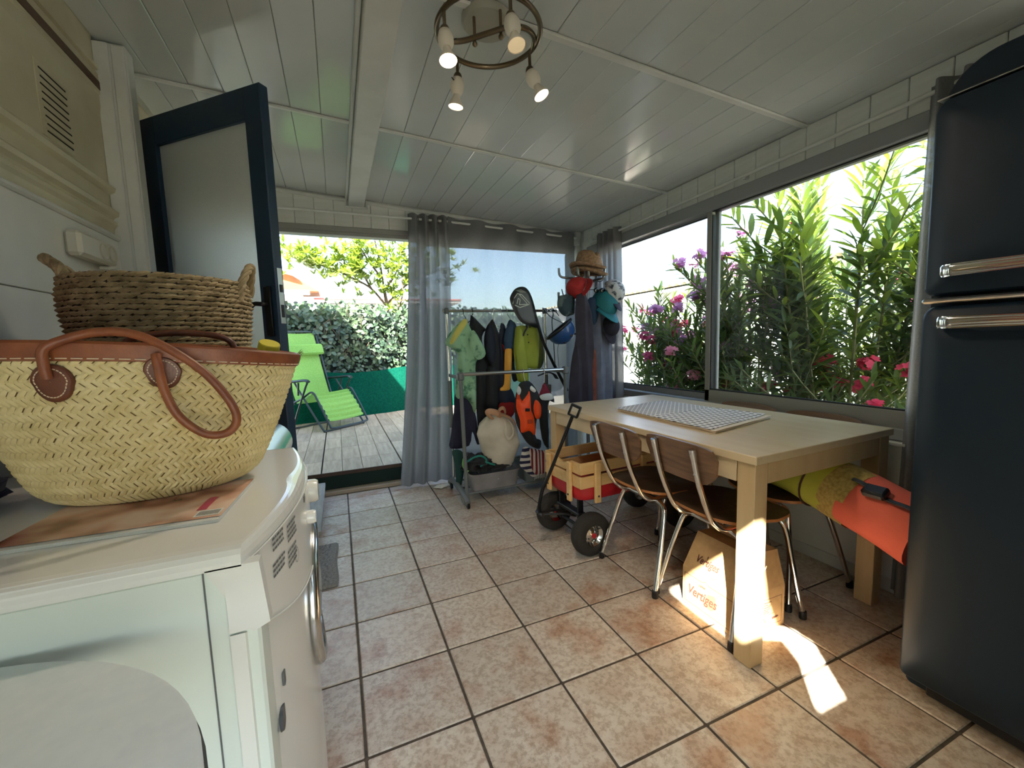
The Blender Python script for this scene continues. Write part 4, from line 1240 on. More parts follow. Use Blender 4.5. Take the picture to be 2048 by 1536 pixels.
# ------------------------------------------------------------------ tall blue-black fridge
m_fr = mat('midnight_fridge_paint', (16, 34, 48), 0.46, c2=(14, 31, 44), nscale=2, bmp=0.02, bscale=350, spec=0.35)
fg = thing('fridge', 'tall rounded blue-black fridge with chrome handles against the right wall', 'fridge', (1.85, -2.95, 0))
fy1, fy0 = -2.645, -3.245
def rr_poly(a0, a1, b0, b1, r_top, r_bot=0.01, n=8):
    out = []
    for (ca, cb, r, s0) in ((a1 - r_bot, b0 + r_bot, r_bot, -90), (a1 - r_top, b1 - r_top, r_top, 0), (a0 + r_top, b1 - r_top, r_top, 90), (a0 + r_bot, b0 + r_bot, r_bot, 180)):
        for k in range(n + 1):
            t = math.radians(s0 + 90 * k / n); out.append((ca + r * math.cos(t), cb + r * math.sin(t)))
    return out
body = MB().prism(rr_poly(fy0, fy1, 0.03, 1.845, 0.11, 0.015, 12), lambda a, b, t: (1.60 + t, a, b), 0.515)
body.build('cabinet', m_fr, fg)
def fdoor(z0, z1, rt, nm):
    """bulged door with soft edges; front faces -x"""
    mb = MB(); P = rr_poly(fy0 + 0.001, fy1 - 0.001, z0, z1, rt, 0.02, 8); n = len(P)
    cy, czz = (fy0 + fy1) / 2, (z0 + z1) / 2
    vs_ = []; fs = []
    levels = ((1.0, 1.598), (1.0, 1.566), (0.985, 1.548), (0.96, 1.540), (0.80, 1.531), (0.5, 1.526), (0.02, 1.524))
    for k, x in levels:
        for a, b in P:
            aa = cy + (a - cy) * (1 - (1 - k)); bb = czz + (b - czz) * (k if k < 0.9 else 1 - (1 - k) * 0.6)
            vs_.append((x, aa, bb))
    for i in range(len(levels) - 1):
        for j in range(n): fs.append((i * n + j, i * n + (j + 1) % n, (i + 1) * n + (j + 1) % n, (i + 1) * n + j))
    mb.add(vs_, fs, True); mb.add(vs_[-n:], [tuple(range(n))], True)
    return mb.build(nm, m_fr, fg)
du = fdoor(1.228, 1.745, 0.03, 'freezer_door'); dl = fdoor(0.075, 1.200, 0.03, 'fridge_door')
MB().box((1.562, (fy0 + fy1) / 2, 1.214), (0.044, fy1 - fy0 - 0.004, 0.014), 0.005).build('chrome_divider', m_steel, fg)
MB().box((1.575, (fy0 + fy1) / 2, 1.751), (0.05, fy1 - fy0 - 0.01, 0.004), 0.001).build('chrome_edge', m_steel, fg)
MB().box((1.62, (fy0 + fy1) / 2, 0.05), (0.05, 0.5, 0.06), 0.004).build('plinth', m_black, fg)
for yy in (fy1 - 0.07, fy0 + 0.07):
    for xx in (1.68, 2.08): MB().cyl((xx, yy, 0.0), (xx, yy, 0.035), 0.02).build('foot', m_black, fg)
for zc, par in ((1.288, du), (1.153, dl)):
    hb = MB()
    P = [(1.527, -2.70, zc), (1.506, -2.705, zc), (1.496, -2.72, zc), (1.493, -2.76, zc), (1.493, -3.02, zc), (1.500, -3.06, zc), (1.527, -3.075, zc)]
    for k, (dz, th) in enumerate(((0, 0.0145),)):
        C = cr(P, 6)
        n = 10
        fr_ = frames(C); vs_ = []
        for i, (p_, (t1, a1, b1)) in enumerate(zip(C, fr_)):
            u = i / (len(C) - 1); hh = 0.019 - 0.006 * u
            for q in range(n):
                th_ = 2 * PI * q / n; s_ = (abs(math.cos(th_)) ** 0.5) * (1 if math.cos(th_) > 0 else -1)
                vs_.append(p_ + a1 * s_ * hh + b1 * math.sin(th_) * 0.008)
        hb.add(vs_, [(i * n + q, i * n + (q + 1) % n, (i + 1) * n + (q + 1) % n, (i + 1) * n + q) for i in range(len(C) - 1) for q in range(n)], True)
    hobj = hb.build('handle', m_chrome, fg)
    rb = MB()
    for k in range(5):
        dz = (k - 2) * 0.0072
        rb.tube(cr([(1.524, -2.698, zc + dz), (1.503, -2.703, zc + dz), (1.490, -2.720, zc + dz), (1.4865, -2.76, zc + dz), (1.4865, -2.95, zc + dz * 0.8)], 5), 0.0022, 6)
    rb.build('handle_ribs', m_chrome, hobj)
# ------------------------------------------------------------------ washing machine
m_enamel = mat('white_enamel', (214, 222, 214), 0.35, c2=(208, 216, 208), nscale=2, bmp=0.02, bscale=300)
m_enamelg = mat('white_gloss_plastic', (222, 222, 216), 0.2, coat=0.3)
m_print = mat('grey_print', (96, 98, 98), 0.7)
WT = 0.875
wx0, wy0_, wy1_ = -0.735, -2.672, -2.052
wcy = (wy0_ + wy1_) / 2
def bow(y): return -0.078 - 0.50 * (y - wcy - 0.02) ** 2
wm_ = thing('washing_machine', 'white front-loading washing machine carrying the straw bag', 'washing machine', (-0.42, wcy, 0))
cab = MB()
cab.box((-0.455, wcy, 0.436), (0.56, 0.616, 0.832), 0.006); cab.box((-0.19, wcy, 0.436), (0.135, 0.614, 0.83), 0.004)
cab.build('cabinet', m_enamel, wm_)
MB().box((-0.181, wy0_ + 0.0012, 0.44), (0.0014, 0.003, 0.82)).build('seam', m_print, wm_)
lid = MB()
ny = 22
pl = [(wx0, wy0_ - 0.004), ] + [(bow(wy0_ + (wy1_ - wy0_) * k / ny) - 0.004, wy0_ - 0.004 + (wy1_ - wy0_ + 0.008) * k / ny) for k in range(ny + 1)] + [(wx0, wy1_ + 0.004)]
def layered(mb, poly, levels):
    """stack of inset copies of a convex plan"""
    cx_ = sum(p[0] for p in poly) / len(poly); cy_ = sum(p[1] for p in poly) / len(poly)
    n = len(poly); vs_ = []
    for ins_, z in levels:
        for a, b in poly:
            d = math.hypot(a - cx_, b - cy_); k = 1 - ins_ / d
            vs_.append((cx_ + (a - cx_) * k, cy_ + (b - cy_) * k, z))
    fs = [(i * n + j, i * n + (j + 1) % n, (i + 1) * n + (j + 1) % n, (i + 1) * n + j) for i in range(len(levels) - 1) for j in range(n)]
    mb.add(vs_, fs, False); mb.add(vs_[-n:], [tuple(range(n))]); mb.add(vs_[:n], [tuple(range(n))[::-1]])
layered(lid, pl, ((0, 0.8505), (0, 0.858), (0.003, 0.866), (0.009, 0.8715), (0.018, 0.8742), (0.030, WT)))
lid.build('top_lid', m_enamelg, wm_)
# bowed front: control panel on top, door panel below
def front(nm, zlo, zhi, m, off, ncol=28):
    mb = MB()
    def f_(u, v):
        y = wy0_ - 0.002 + (wy1_ - wy0_ + 0.004) * u
        zl = zlo(y) if callable(zlo) else zlo; zh = zhi(y) if callable(zhi) else zhi
        z = zl + (zh - zl) * v
        x = bow(y) + off
        return (x, y, z)
    mb.grid(f_, ncol, 10)
    mb.grid(lambda u, v: (lambda p: (p[0] * v + min(p[0] - 0.002, -0.158) * (1 - v), p[1], p[2]))(f_(0.0, u)), 10, 1)
    mb.grid(lambda u, v: (lambda p: (p[0] * v + (-0.158) * (1 - v), p[1], p[2]))(f_(1.0, u)), 10, 1)
    mb.grid(lambda u, v: (lambda p: (p[0] * v + (-0.158) * (1 - v), p[1], p[2]))(f_(u, 0.0)), ncol, 1)
    mb.grid(lambda u, v: (lambda p: (p[0] * v + (-0.158) * (1 - v), p[1], p[2]))(f_(u, 1.0)), ncol, 1)
    return mb.build(nm, m, wm_)
arc = lambda y: 0.758 - 0.075 * (1 - ((y - wcy) / 0.312) ** 2)
front('control_panel', arc, 0.8495, m_enamelg, 0.0)
front('front_panel', 0.06, lambda y: arc(y) - 0.003, m_enamelg, -0.007)
MB().box((-0.40, wcy, 0.035), (0.58, 0.58, 0.05), 0.005).build('plinth', m_enamel, wm_)
tri = MB().prism([(-0.178, 0.8525), (-0.116, 0.8525), (-0.109, 0.764), (-0.130, 0.755)], lambda a, b, t: (a, wy0_ - 0.004 + t, b), 0.02)
tri.build('corner_cap', m_enamelg, wm_)
for k, (ya, z0) in enumerate(((arc, 0),)):
    MB().tube([(bow(y) + 0.002, y, arc(y)) for y in [wy0_ + (wy1_ - wy0_) * i / 24 for i in range(25)]], 0.0016, 6).build('trim_line', m_white, wm_)
MB().tube([(bow(y) - 0.001, y, 0.8505) for y in [wy0_ + (wy1_ - wy0_) * i / 24 for i in range(25)]], 0.0014, 6).build('trim_line', m_white, wm_)
def onfront(y, z, t): return (bow(y) + 0.0012 + t, y, z)
pt = MB()
for g, (y0, z0) in enumerate(((-2.60, 0.845), (-2.54, 0.838), (-2.605, 0.805), (-2.545, 0.795))):
    for r_ in range(4 if g % 2 else 3):
        z = z0 - 0.0085 * r_
        y = y0
        while y < y0 + 0.042:
            w = 0.004 + R() * 0.007
            pt.add([onfront(y, z, 0), onfront(y + w, z, 0), onfront(y + w, z + 0.004, 0), onfront(y, z + 0.004, 0)], [(0, 1, 2, 3)]); y += w + 0.0016
for k in range(20):
    a = 2 * PI * k / 20
    pt.add([onfront(-2.50 + 0.011 * math.cos(a + d), 0.772 + 0.014 * math.sin(a + d), 0) for d in (0, 0.2)] + [onfront(-2.50 + 0.009 * math.cos(a + d), 0.772 + 0.0115 * math.sin(a + d), 0) for d in (0.2, 0)], [(0, 1, 2, 3)])
pt.build('printed_marks', m_print, wm_, kind='stuff')
MB().box((bow(-2.40) - 0.003, -2.40, 0.84), (0.008, 0.02, 0.012)).build('dark_emblem', m_print, wm_)
for y, z, r, l in ((-2.27, 0.812, 0.026, 0.022), (-2.375, 0.790, 0.014, 0.018), (-2.352, 0.778, 0.011, 0.012)):
    MB().lathe([(r, 0), (r, l * 0.7), (r * 0.86, l), (0, l)], 22, (bow(y) - 0.002, y, z), rot_m(0, PI / 2, 0)).build('knob', m_enamelg, wm_)
m_stain = mat('porthole_steel', (200, 200, 198), 0.18, 1.0)
ph = MB()
ph.tube([(bow(wcy + 0.11 + 0.15 * math.cos(2 * PI * k / 48)) - 0.001, wcy + 0.11 + 0.15 * math.cos(2 * PI * k / 48), 0.575 + 0.15 * math.sin(2 * PI * k / 48)) for k in range(48)], 0.014, 10, True)
pho = ph.build('porthole_ring', m_stain, wm_)
MB().ell((bow(wcy + 0.1) - 0.025, wcy + 0.11, 0.575), (0.035, 0.14, 0.14), 24, 12).build('porthole_glass', mat('dark_porthole', (24, 26, 28), 0.1), pho)
em = MB(); em.lathe([(0.020, 0), (0.018, 0.004), (0, 0.004)], 20, (bow(-2.60) - 0.008, -2.60, 0.555), rot_m(0, PI / 2, 0)); em.build('filter_cap', mat('dark_badge', (70, 74, 78), 0.4), wm_)
em2 = MB(); em2.box((bow(-2.585) - 0.006, -2.585, 0.61), (0.004, 0.012, 0.022), 0.001); em2.build('badge', m_print, wm_)

# silver cooker behind the washing machine
ck = thing('silver_cooker', 'stainless cooker with rolled front edge and two knobs behind the washing machine', 'cooker', (-0.45, -1.72, 0))
def roll(n=14):
    P = [(-0.73, 0.06), (-0.73, 0.855)]
    for k in range(n + 1):
        a = math.radians(100 - 150 * k / n); P.append((-0.255 + 0.075 * math.cos(a), 0.79 + 0.075 * math.sin(a)))
    P += [(-0.215, 0.70), (-0.215, 0.06)]
    return P
MB().prism(roll(), lambda a, b, t: (a, -2.03 + t, b), 0.50, True).build('body', m_steel, ck)
for y in (-1.885, -1.80, -1.70):
    MB().lathe([(0.021, 0), (0.020, 0.022), (0.014, 0.030), (0, 0.030)], 18, (-0.188, y, 0.775), rot_m(0, PI / 2 + 0.1, 0)).build('knob', m_steel, ck)
MB().tube(cr([(-0.32, -1.955, 0.885), (-0.28, -1.975, 0.905), (-0.235, -1.965, 0.902), (-0.215, -1.94, 0.885)], 6), 0.006, 8).build('handle', m_black, ck)
for yy in (-2.0, -1.56):
    for xx in (-0.68, -0.26): MB().cyl((xx, yy, 0.0), (xx, yy, 0.062), 0.02).build('foot', m_black, ck)

# round white table in the corner of the view
m_tt = mat('white_laminate', (222, 228, 229), 0.5, c2=(216, 223, 225), nscale=60)
rt = thing('round_table', 'round white pedestal table with a dark edge in front of the washing machine', 'table', (-0.42, -2.985, 0))
MB().lathe([(0.30, 0.774), (0.303, 0.778), (0.303, 0.793), (0.300, 0.7955), (0.0, 0.796)], 72, (-0.42, -2.985, 0), capb=True).build('tabletop', m_tt, rt)
MB().lathe([(0.285, 0.758), (0.3045, 0.762), (0.3055, 0.781), (0.300, 0.782)], 72, (-0.42, -2.985, 0)).build('dark_rim', mat('dark_rim', (50, 54, 58), 0.5), rt)
MB().lathe([(0.20, 0.0), (0.20, 0.012), (0.05, 0.03), (0.028, 0.06), (0.028, 0.72), (0.09, 0.76)], 32, (-0.42, -2.985, 0)).build('pedestal', m_grey, rt)

# magazine under the straw bag
def mag_mat():
    m, nt, b, o = new_mat('magazine_cover')
    mp = coords(nt); t = noise_tex(nt, mp, 9, 2, 0.5)
    r = ramp(nt, t.outputs[0], [(0.30, lin((52, 40, 36))), (0.40, lin((142, 92, 74))), (0.52, lin((206, 160, 138))), (0.64, lin((226, 196, 178)))])
    nt.links.new(r.outputs[0], b.inputs['Base Color']); b.inputs['Roughness'].default_value = 0.22
    return m
mg = thing('magazine', 'glossy magazine with a flesh-toned cover lying under the straw bag', 'magazine', (-0.32, -2.45, WT))
Q = [(-0.170, -2.355), (-0.185, -2.560), (-0.455, -2.550), (-0.44, -2.33)]
def mq(u, v, z): 
    a = Vector((*Q[2], 0)).lerp(Vector((*Q[1], 0)), u); b = Vector((*Q[3], 0)).lerp(Vector((*Q[0], 0)), u); p = a.lerp(b, v); return (p.x, p.y, z)
pg = MB()
for k in range(4):
    e = 0.0012 * k
    pg.add([mq(0, 0 + e, WT + 0.0005 + 0.0012 * k), mq(1 - e, 0 + e, WT + 0.0005 + 0.0012 * k), mq(1 - e, 1, WT + 0.0005 + 0.0012 * k), mq(0, 1, WT + 0.0005 + 0.0012 * k)] + [mq(0, 0 + e, WT + 0.0014 + 0.0012 * k), mq(1 - e, 0 + e, WT + 0.0014 + 0.0012 * k), mq(1 - e, 1, WT + 0.0014 + 0.0012 * k), mq(0, 1, WT + 0.0014 + 0.0012 * k)], [(0, 1, 2, 3), (4, 5, 6, 7), (0, 1, 5, 4), (1, 2, 6, 5), (2, 3, 7, 6), (3, 0, 4, 7)])
pg.build('pages', m_white, mg)
cv = MB(); cv.grid(lambda u, v: mq(u, 0.055 + 0.945 * v, WT + 0.0060), 4, 4, False); cv.build('cover', mag_mat(), mg)
MB().grid(lambda u, v: mq(0.83 + 0.05 * u, 0.25 + 0.3 * v, WT + 0.0064), 1, 1, False).build('magenta_strip', mat('magenta_print', (176, 40, 84), 0.3), mg)
bc = MB()
for k in range(14): bc.grid(lambda u, v, k=k: mq(0.86 + 0.008 * k + 0.004 * u, 0.12 + 0.09 * v, WT + 0.0064), 1, 1, False)
MB().grid(lambda u, v: mq(0.85 + 0.13 * u, 0.10 + 0.13 * v, WT + 0.0062), 1, 1, False).build('barcode_field', m_white, mg)
bc.build('barcode_bars', m_black, mg)

# ------------------------------------------------------------------ big straw bag with leather trim
m_straww = mat('pale_straw', (226, 212, 164), 0.55, c2=(202, 184, 128), nscale=26, stretch=(1, 1, 2), lo=0.3, hi=0.75)
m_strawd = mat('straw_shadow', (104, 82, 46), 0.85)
m_leather = mat('tan_leather', (146, 84, 48), 0.42, c2=(118, 64, 38), nscale=22, bmp=0.08, bscale=160)
m_leatherd = mat('dark_leather', (108, 60, 38), 0.4, c2=(92, 50, 32), nscale=30, bmp=0.08, bscale=160)
m_thread = mat('cream_thread', (222, 204, 176), 0.8)
bgx, bgy, bz0 = -0.335, -2.318, WT + 0.0065
bagt = thing('straw_bag', 'large pale straw shopping bag with brown leather rim and handles on the washing machine', 'bag', (bgx, bgy, bz0))
def bag_rim(x): return 0.262 + 0.018 * ((-x) / 0.26) + 0.012 * (1 - (x / 0.26) ** 2)
def bag_pt(th, v, out=0.0):
    """th angle round the bag, v 0 bottom .. 1 rim"""
    k = v ** 0.72
    a = 0.150 + 0.108 * k; b = 0.098 + 0.044 * k
    c, s_ = math.cos(th), math.sin(th)
    if v < 0.12: 
        q = 1 - 0.10 * (1 - v / 0.12) ** 2; a *= q; b *= q
    x = a * c; y = b * s_ * (1 - 0.35 * max(0, abs(c) - 0.75) * v)
    nrm = Vector((c / a, s_ / b, -0.25)).normalized()
    z = v * bag_rim(x)
    return Vector((bgx + x, bgy + y, bz0 + z)) + nrm * out
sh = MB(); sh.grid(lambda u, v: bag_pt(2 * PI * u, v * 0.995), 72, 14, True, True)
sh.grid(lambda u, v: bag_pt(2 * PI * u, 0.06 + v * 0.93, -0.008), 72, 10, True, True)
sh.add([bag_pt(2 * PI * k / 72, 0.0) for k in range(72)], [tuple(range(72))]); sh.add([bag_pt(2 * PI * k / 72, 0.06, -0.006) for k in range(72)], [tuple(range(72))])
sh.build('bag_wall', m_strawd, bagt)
wv = MB()
rows = 21
for r_ in range(rows):
    v0 = 0.012 + 0.95 * r_ / rows; dv = 0.95 / rows
    per = 2 * PI * 0.21; cnt = 104
    sgn = 1 if r_ % 2 else -1
    for k in range(cnt):
        th = 2 * PI * (k + 0.5 * (r_ % 2) + 0.12 * rnd.random()) / cnt
        wv_n = []
        hw = 2 * PI / cnt
        for j in range(4):
            v = v0 + dv * (-0.22 + 1.44 * j / 3)
            for i in range(4):
                t_ = th + hw * (-0.44 + 0.88 * i / 3) + sgn * hw * 0.62 * (j / 3 - 0.5) * 2
                prof = (0.0, 1.0, 1.0, 0.0)[i]; endp = (0.15, 1.0, 1.0, 0.15)[j]
                wv_n.append(bag_pt(t_, max(0, min(0.985, v)), 0.0004 + 0.0040 * prof * endp * (0.85 + 0.3 * rnd.random())))
        wv.add(wv_n, [(j * 4 + i, j * 4 + i + 1, (j + 1) * 4 + i + 1, (j + 1) * 4 + i) for j in range(3) for i in range(3)], True)
wv.build('plaited_straw', m_straww, bagt, kind='stuff')
rim = MB(); rim.grid(lambda u, v: bag_pt(2 * PI * u, (0.895, 0.90, 0.95, 0.995, 1.01, 1.0, 0.92)[int(round(v * 6))], (0.004, 0.0075, 0.0085, 0.007, 0.0, -0.010, -0.011)[int(round(v * 6))]), 80, 6, True, True)
rim.build('leather_rim', m_leather, bagt)
stc = MB()
for k in range(84):
    th = 2 * PI * k / 84
    stc.tube([bag_pt(th + d, 0.912, 0.0088) for d in (0, 0.028, 0.055)], 0.0009, 4)
stc.build('rim_stitching', m_thread, bagt, kind='stuff')
def patch(xc, zc, w, h):
    th0 = -math.acos(max(-1, min(1, (xc - bgx) / 0.245)))
    out = []
    for k in range(28):
        a = 2 * PI * k / 28
        dx = w / 2 * math.cos(a) * (1.0 if math.sin(a) > -0.2 else 0.92); dz = h / 2 * math.sin(a) * (1.0 if math.sin(a) < 0 else 0.85)
        out.append((dx, dz))
    def pp(dx, dz, o):
        v = (zc + dz - bz0) / bag_rim(xc - bgx)
        th = -math.acos(max(-1, min(1, (xc + dx - bgx) / (0.150 + 0.108 * max(0, v) ** 0.72))))
        return bag_pt(th, v, o)
    mb = MB()
    for k_, o_ in ((1.0, 0.004), (1.0, 0.0095), (0.93, 0.0115), (0.5, 0.0125), (0.02, 0.0128)):
        mb.v += [tuple(pp(a * k_, b * k_, o_)) for a, b in out]
    n = 28
    mb.f += [(i * n + j, i * n + (j + 1) % n, (i + 1) * n + (j + 1) % n, (i + 1) * n + j) for i in range(4) for j in range(n)]; mb.s += [True] * (4 * n)
    o = mb.build('leather_patch', m_leatherd, bagt)
    s2 = MB()
    for k in range(0, 28):
        a, b = out[k], out[(k + 1) % 28]
        s2.tube([pp(a[0] * 0.76, a[1] * 0.76, 0.0125), pp((a[0] * 0.3 + b[0] * 0.7) * 0.76, (a[1] * 0.3 + b[1] * 0.7) * 0.76, 0.0125)], 0.0009, 4)
    s2.build('patch_stitching', m_thread, o, kind='stuff')
    return pp
pA = patch(-0.400, 1.099, 0.052, 0.064); pB = patch(-0.266, 1.107, 0.048, 0.058)
hy_ = -2.462
MB().tube(cr([pA(0, 0.006, 0.016), (-0.402, -2.470, 1.128), (-0.398, -2.474, 1.148), (-0.380, -2.470, 1.160), (-0.345, -2.466, 1.171), (-0.300, -2.470, 1.170), (-0.255, -2.478, 1.149), (-0.205, -2.480, 1.105), (-0.172, -2.478, 1.052), (-0.166, -2.474, 1.018), (-0.182, -2.472, 0.998), (-0.212, -2.474, 1.000), (-0.243, -2.478, 1.032), (-0.258, -2.480, 1.075), (-0.264, -2.478, 1.118), (-0.267, -2.472, 1.135)], 7), 0.0068, 10).build('handle', m_leather, bagt)
MB().tube(cr([(-0.42, -2.19, 1.12), (-0.40, -2.192, 1.165), (-0.34, -2.20, 1.178), (-0.27, -2.20, 1.176), (-0.22, -2.20, 1.16), (-0.21, -2.19, 1.12)], 6), 0.0068, 10).build('handle', m_leatherd, bagt)
# loose threads at the right end of the rim
th_ = MB()
for k in range(5):
    p = bag_pt(-0.12 + 0.08 * k, 1.0, 0.003)
    th_.tube(cr([p, p + Vector((0.004, -0.002, 0.004)), p + Vector((0.009, 0.002 * (k - 2), 0.003 * (k - 1)))], 4), 0.0005, 4)
th_.build('loose_threads', m_leatherd, bagt, kind='stuff')
# dark fabric in the bag and a yellow cap
ib = MB().ell((bgx + 0.02, bgy, bz0 + 0.20), (0.19, 0.085, 0.028), 24, 10, wob=0.35, seed=4)
ibo = ib.build('folded_fabric', mat('dark_fabric', (30, 32, 38), 0.9)); tag(ibo, 'dark folded fabric lying inside the straw bag', 'fabric')
yc = MB().lathe([(0.019, -0.012), (0.020, 0.0), (0.0195, 0.010), (0.0185, 0.012), (0, 0.0121)], 26, (-0.128, -2.325, 1.140), rot_m(0.35, 0.3, 0), smooth=False)
yo = yc.build('yellow_lid', mat('yellow_plastic', (204, 190, 60), 0.4)); tag(yo, 'yellow round plastic lid peeping over the right rim of the straw bag', 'lid')

# ------------------------------------------------------------------ seagrass basket behind the bag
m_sea = mat('seagrass', (166, 148, 112), 0.7, c2=(108, 92, 62), nscale=40, lo=0.3, hi=0.7)
m_sead = mat('seagrass_dark', (48, 36, 24), 0.9)
bsx, bsy, bs0, bs1 = -0.405, -1.945, 0.866, 1.318
bk = thing('seagrass_basket', 'round brown seagrass basket with two ear handles behind the straw bag', 'basket', (bsx, bsy, bs0))
def bsr(t): return 0.150 + 0.040 * min(1, t * 1.15) - 0.006 * max(0, t - 0.9) * 10
rg = rnd
bw = MB(); bw.grid(lambda u, v: (bsx + bsr(v) * 0.985 * math.cos(2 * PI * u), bsy + bsr(v) * 0.985 * math.sin(2 * PI * u), bs0 + (bs1 - bs0) * v), 48, 12, True, True)
bw.grid(lambda u, v: (bsx + (bsr(v) - 0.012) * math.cos(2 * PI * u), bsy + (bsr(v) - 0.012) * math.sin(2 * PI * u), bs0 + 0.01 + (bs1 - bs0 - 0.01) * v), 48, 12, True, True)
bw.lathe([(0.0, bs0), (0.15, bs0)], 48, (bsx, bsy, 0)); bw.build('basket_wall', m_sead, bk)
sg = MB(); rows = 38
for r_ in range(rows):
    t = (r_ + 0.5) / rows; z = bs0 + (bs1 - bs0) * t; r0 = bsr(t); hgt = (bs1 - bs0) / rows
    cnt = 58
    for k in range(cnt):
        th = 2 * PI * (k + 0.5 * (r_ % 2) + 0.25 * rg.random()) / cnt; hw = 2 * PI / cnt
        vs_ = []; jo = 0.003 * (rg.random() - 0.4); js = 0.2 + 0.5 * rg.random()
        for i in range(5):
            u = i / 4 - 0.5
            for j in range(3):
                w = j / 2 - 0.5
                o = jo + 0.0075 * max(0.0, math.cos(u * PI)) ** 0.7 * (1 if j == 1 else 0.1)
                a = th + hw * u * 1.5; rr = r0 + o
                vs_.append((bsx + rr * math.cos(a), bsy + rr * math.sin(a), z + hgt * (w * 0.98 * (1 - 0.6 * abs(u) * 2) + js * u) + 0.0022 * (rg.random() - 0.5)))
        sg.add(vs_, [(i * 3 + j, i * 3 + j + 1, (i + 1) * 3 + j + 1, (i + 1) * 3 + j) for i in range(4) for j in range(2)], True)
sg.build('twisted_seagrass', m_sea, bk, kind='stuff')
def rope(nm, pts, r):
    P = cr(pts, 8)
    mb = MB()
    for s in range(3):
        Q_ = []
        fr_ = frames(P)
        for i, (p, (t_, a, b)) in enumerate(zip(P, fr_)):
            ph_ = s * 2 * PI / 3 + i * 0.55
            Q_.append(p + (a * math.cos(ph_) + b * math.sin(ph_)) * r * 0.55)
        mb.tube(Q_, r * 0.62, 7)
    mb.build(nm, m_sea, bk)
dl_ = Vector((-1, -0.05, 0)); 
rope('ear_handle', [(-0.560, -2.02, 1.300), (-0.582, -1.99, 1.340), (-0.618, -1.955, 1.366), (-0.626, -1.935, 1.368), (-0.605, -1.905, 1.345), (-0.572, -1.875, 1.300)], 0.011)
rope('ear_handle', [(-0.226, -2.01, 1.262), (-0.222, -2.0, 1.305), (-0.208, -1.97, 1.352), (-0.203, -1.945, 1.364), (-0.208, -1.92, 1.35), (-0.22, -1.89, 1.29)], 0.0095)
# navy pouch at the left edge, hanging towel at far left, white strip
nv = MB().ell((-0.625, -2.34, WT + 0.030), (0.075, 0.10, 0.028), 26, 12, wob=0.3, seed=9)
nvo = nv.build('navy_pouch', mat('navy_nylon', (24, 38, 74), 0.5, c2=(16, 26, 54), nscale=12)); tag(nvo, 'crumpled navy blue pouch on the washing machine left of the straw bag', 'pouch')
rdb = MB().box((-0.655, -2.30, WT + 0.066), (0.05, 0.04, 0.016), 0.004, rot_m(0.1, 0.0, 0.3)); rbo = rdb.build('red_box', mat('red_card', (176, 62, 40), 0.6)); tag(rbo, 'small red card box lying on the navy pouch', 'box')
m_towel = cloth_mat('pink_towel', (206, 132, 124), 0.15, c2=(140, 44, 62), nscale=7, lo=0.42, hi=0.6, stretch=(1, 1, 0.5))
twl = MB()
def tw_(u, v):
    y = -2.40 + 0.42 * u; z = 1.62 - 0.66 * v
    y2 = y + 0.035 * v * u
    return (-0.716 + 0.016 * math.sin(u * 16 + 1) * (0.4 + 0.6 * v) + 0.006 * noise.noise(Vector((u * 5, v * 4, 0))), y2, z)
twl.grid(tw_, 40, 20); twl.grid(lambda u, v: (lambda p: (p[0] - 0.006, p[1], p[2]))(tw_(u, v)), 40, 20)
two = thing('hanging_towel', 'pink and dark red towel hanging on the panelled wall at the far left', 'towel', (-0.72, -2.2, 0.96))
twl.build('towel_cloth', m_towel, two)
MB().cyl((XL + 0.002, -2.2, 1.62), (-0.70, -2.2, 1.63), 0.006).build('hook', m_steel, two)

# louvre vent and socket on the left wall
vt = thing('louvre_vent', 'pressed louvre vent with nine slits in the cream cladding', 'vent', (XL, -1.495, 1.80))
vp = MB().box((XL + 0.001, -1.495, 1.902), (0.003, 0.17, 0.215), 0.001).build('vent_plate', m_cream, vt)
for k in range(9):
    z = 1.99 - 0.0222 * k
    MB().box((XL + 0.0028, -1.495 + (0.006 if k > 5 else 0) + 0.004 * (k % 2), z), (0.002, 0.135, 0.0038)).build('slit', m_dark, vt)
    MB().prism([(0, 0), (0.006, 0.001), (0, 0.008)], lambda a, b, t, z=z: (XL + 0.002 + a, -1.5625 + t, z + 0.002 + b), 0.135).build('louvre', m_cream, vt)
so = thing('wall_socket', 'cream surface-mounted double socket on the white wall panel above the basket', 'socket', (XL, -1.45, 1.44))
m_ivory = mat('ivory_plastic', (206, 202, 186), 0.4)
MB().box((-0.730, -1.453, 1.487), (0.042, 0.235, 0.078), 0.010).build('socket_box', m_ivory, so)
for y in (-1.43, -1.372):
    w = MB().lathe([(0.027, 0), (0.027, 0.004), (0.024, 0.005), (0.0225, 0.001), (0.021, -0.006), (0, -0.006)], 26, (-0.709, y, 1.487), rot_m(0, PI / 2, 0), capb=False).build('socket_well', m_ivory, so)
    h = MB()
    for d in (-0.009, 0.009): h.cyl((-0.7145, y, 1.487 + d), (-0.7125, y, 1.487 + d), 0.0032, 8)
    h.build('socket_holes', m_black, w)
MB().box((-0.725, -1.375, 1.441), (0.03, 0.055, 0.012), 0.003, rot_m(0.25, 0, 0)).build('cable_cover', m_ivory, so)
wst = MB().box((-0.70, -1.60, 1.345), (0.003, 0.035, 0.07), 0.001, rot_m(0.6, 0, 0)); wso = thing('white_hook', 'small white hook on the wall panel behind the basket', 'hook', (XL, -1.6, 1.31))
wst.build('hook_blade', m_white, wso); MB().box((-0.725, -1.625, 1.32), (0.05, 0.015, 0.012), 0.002).build('hook_base', m_white, wso)
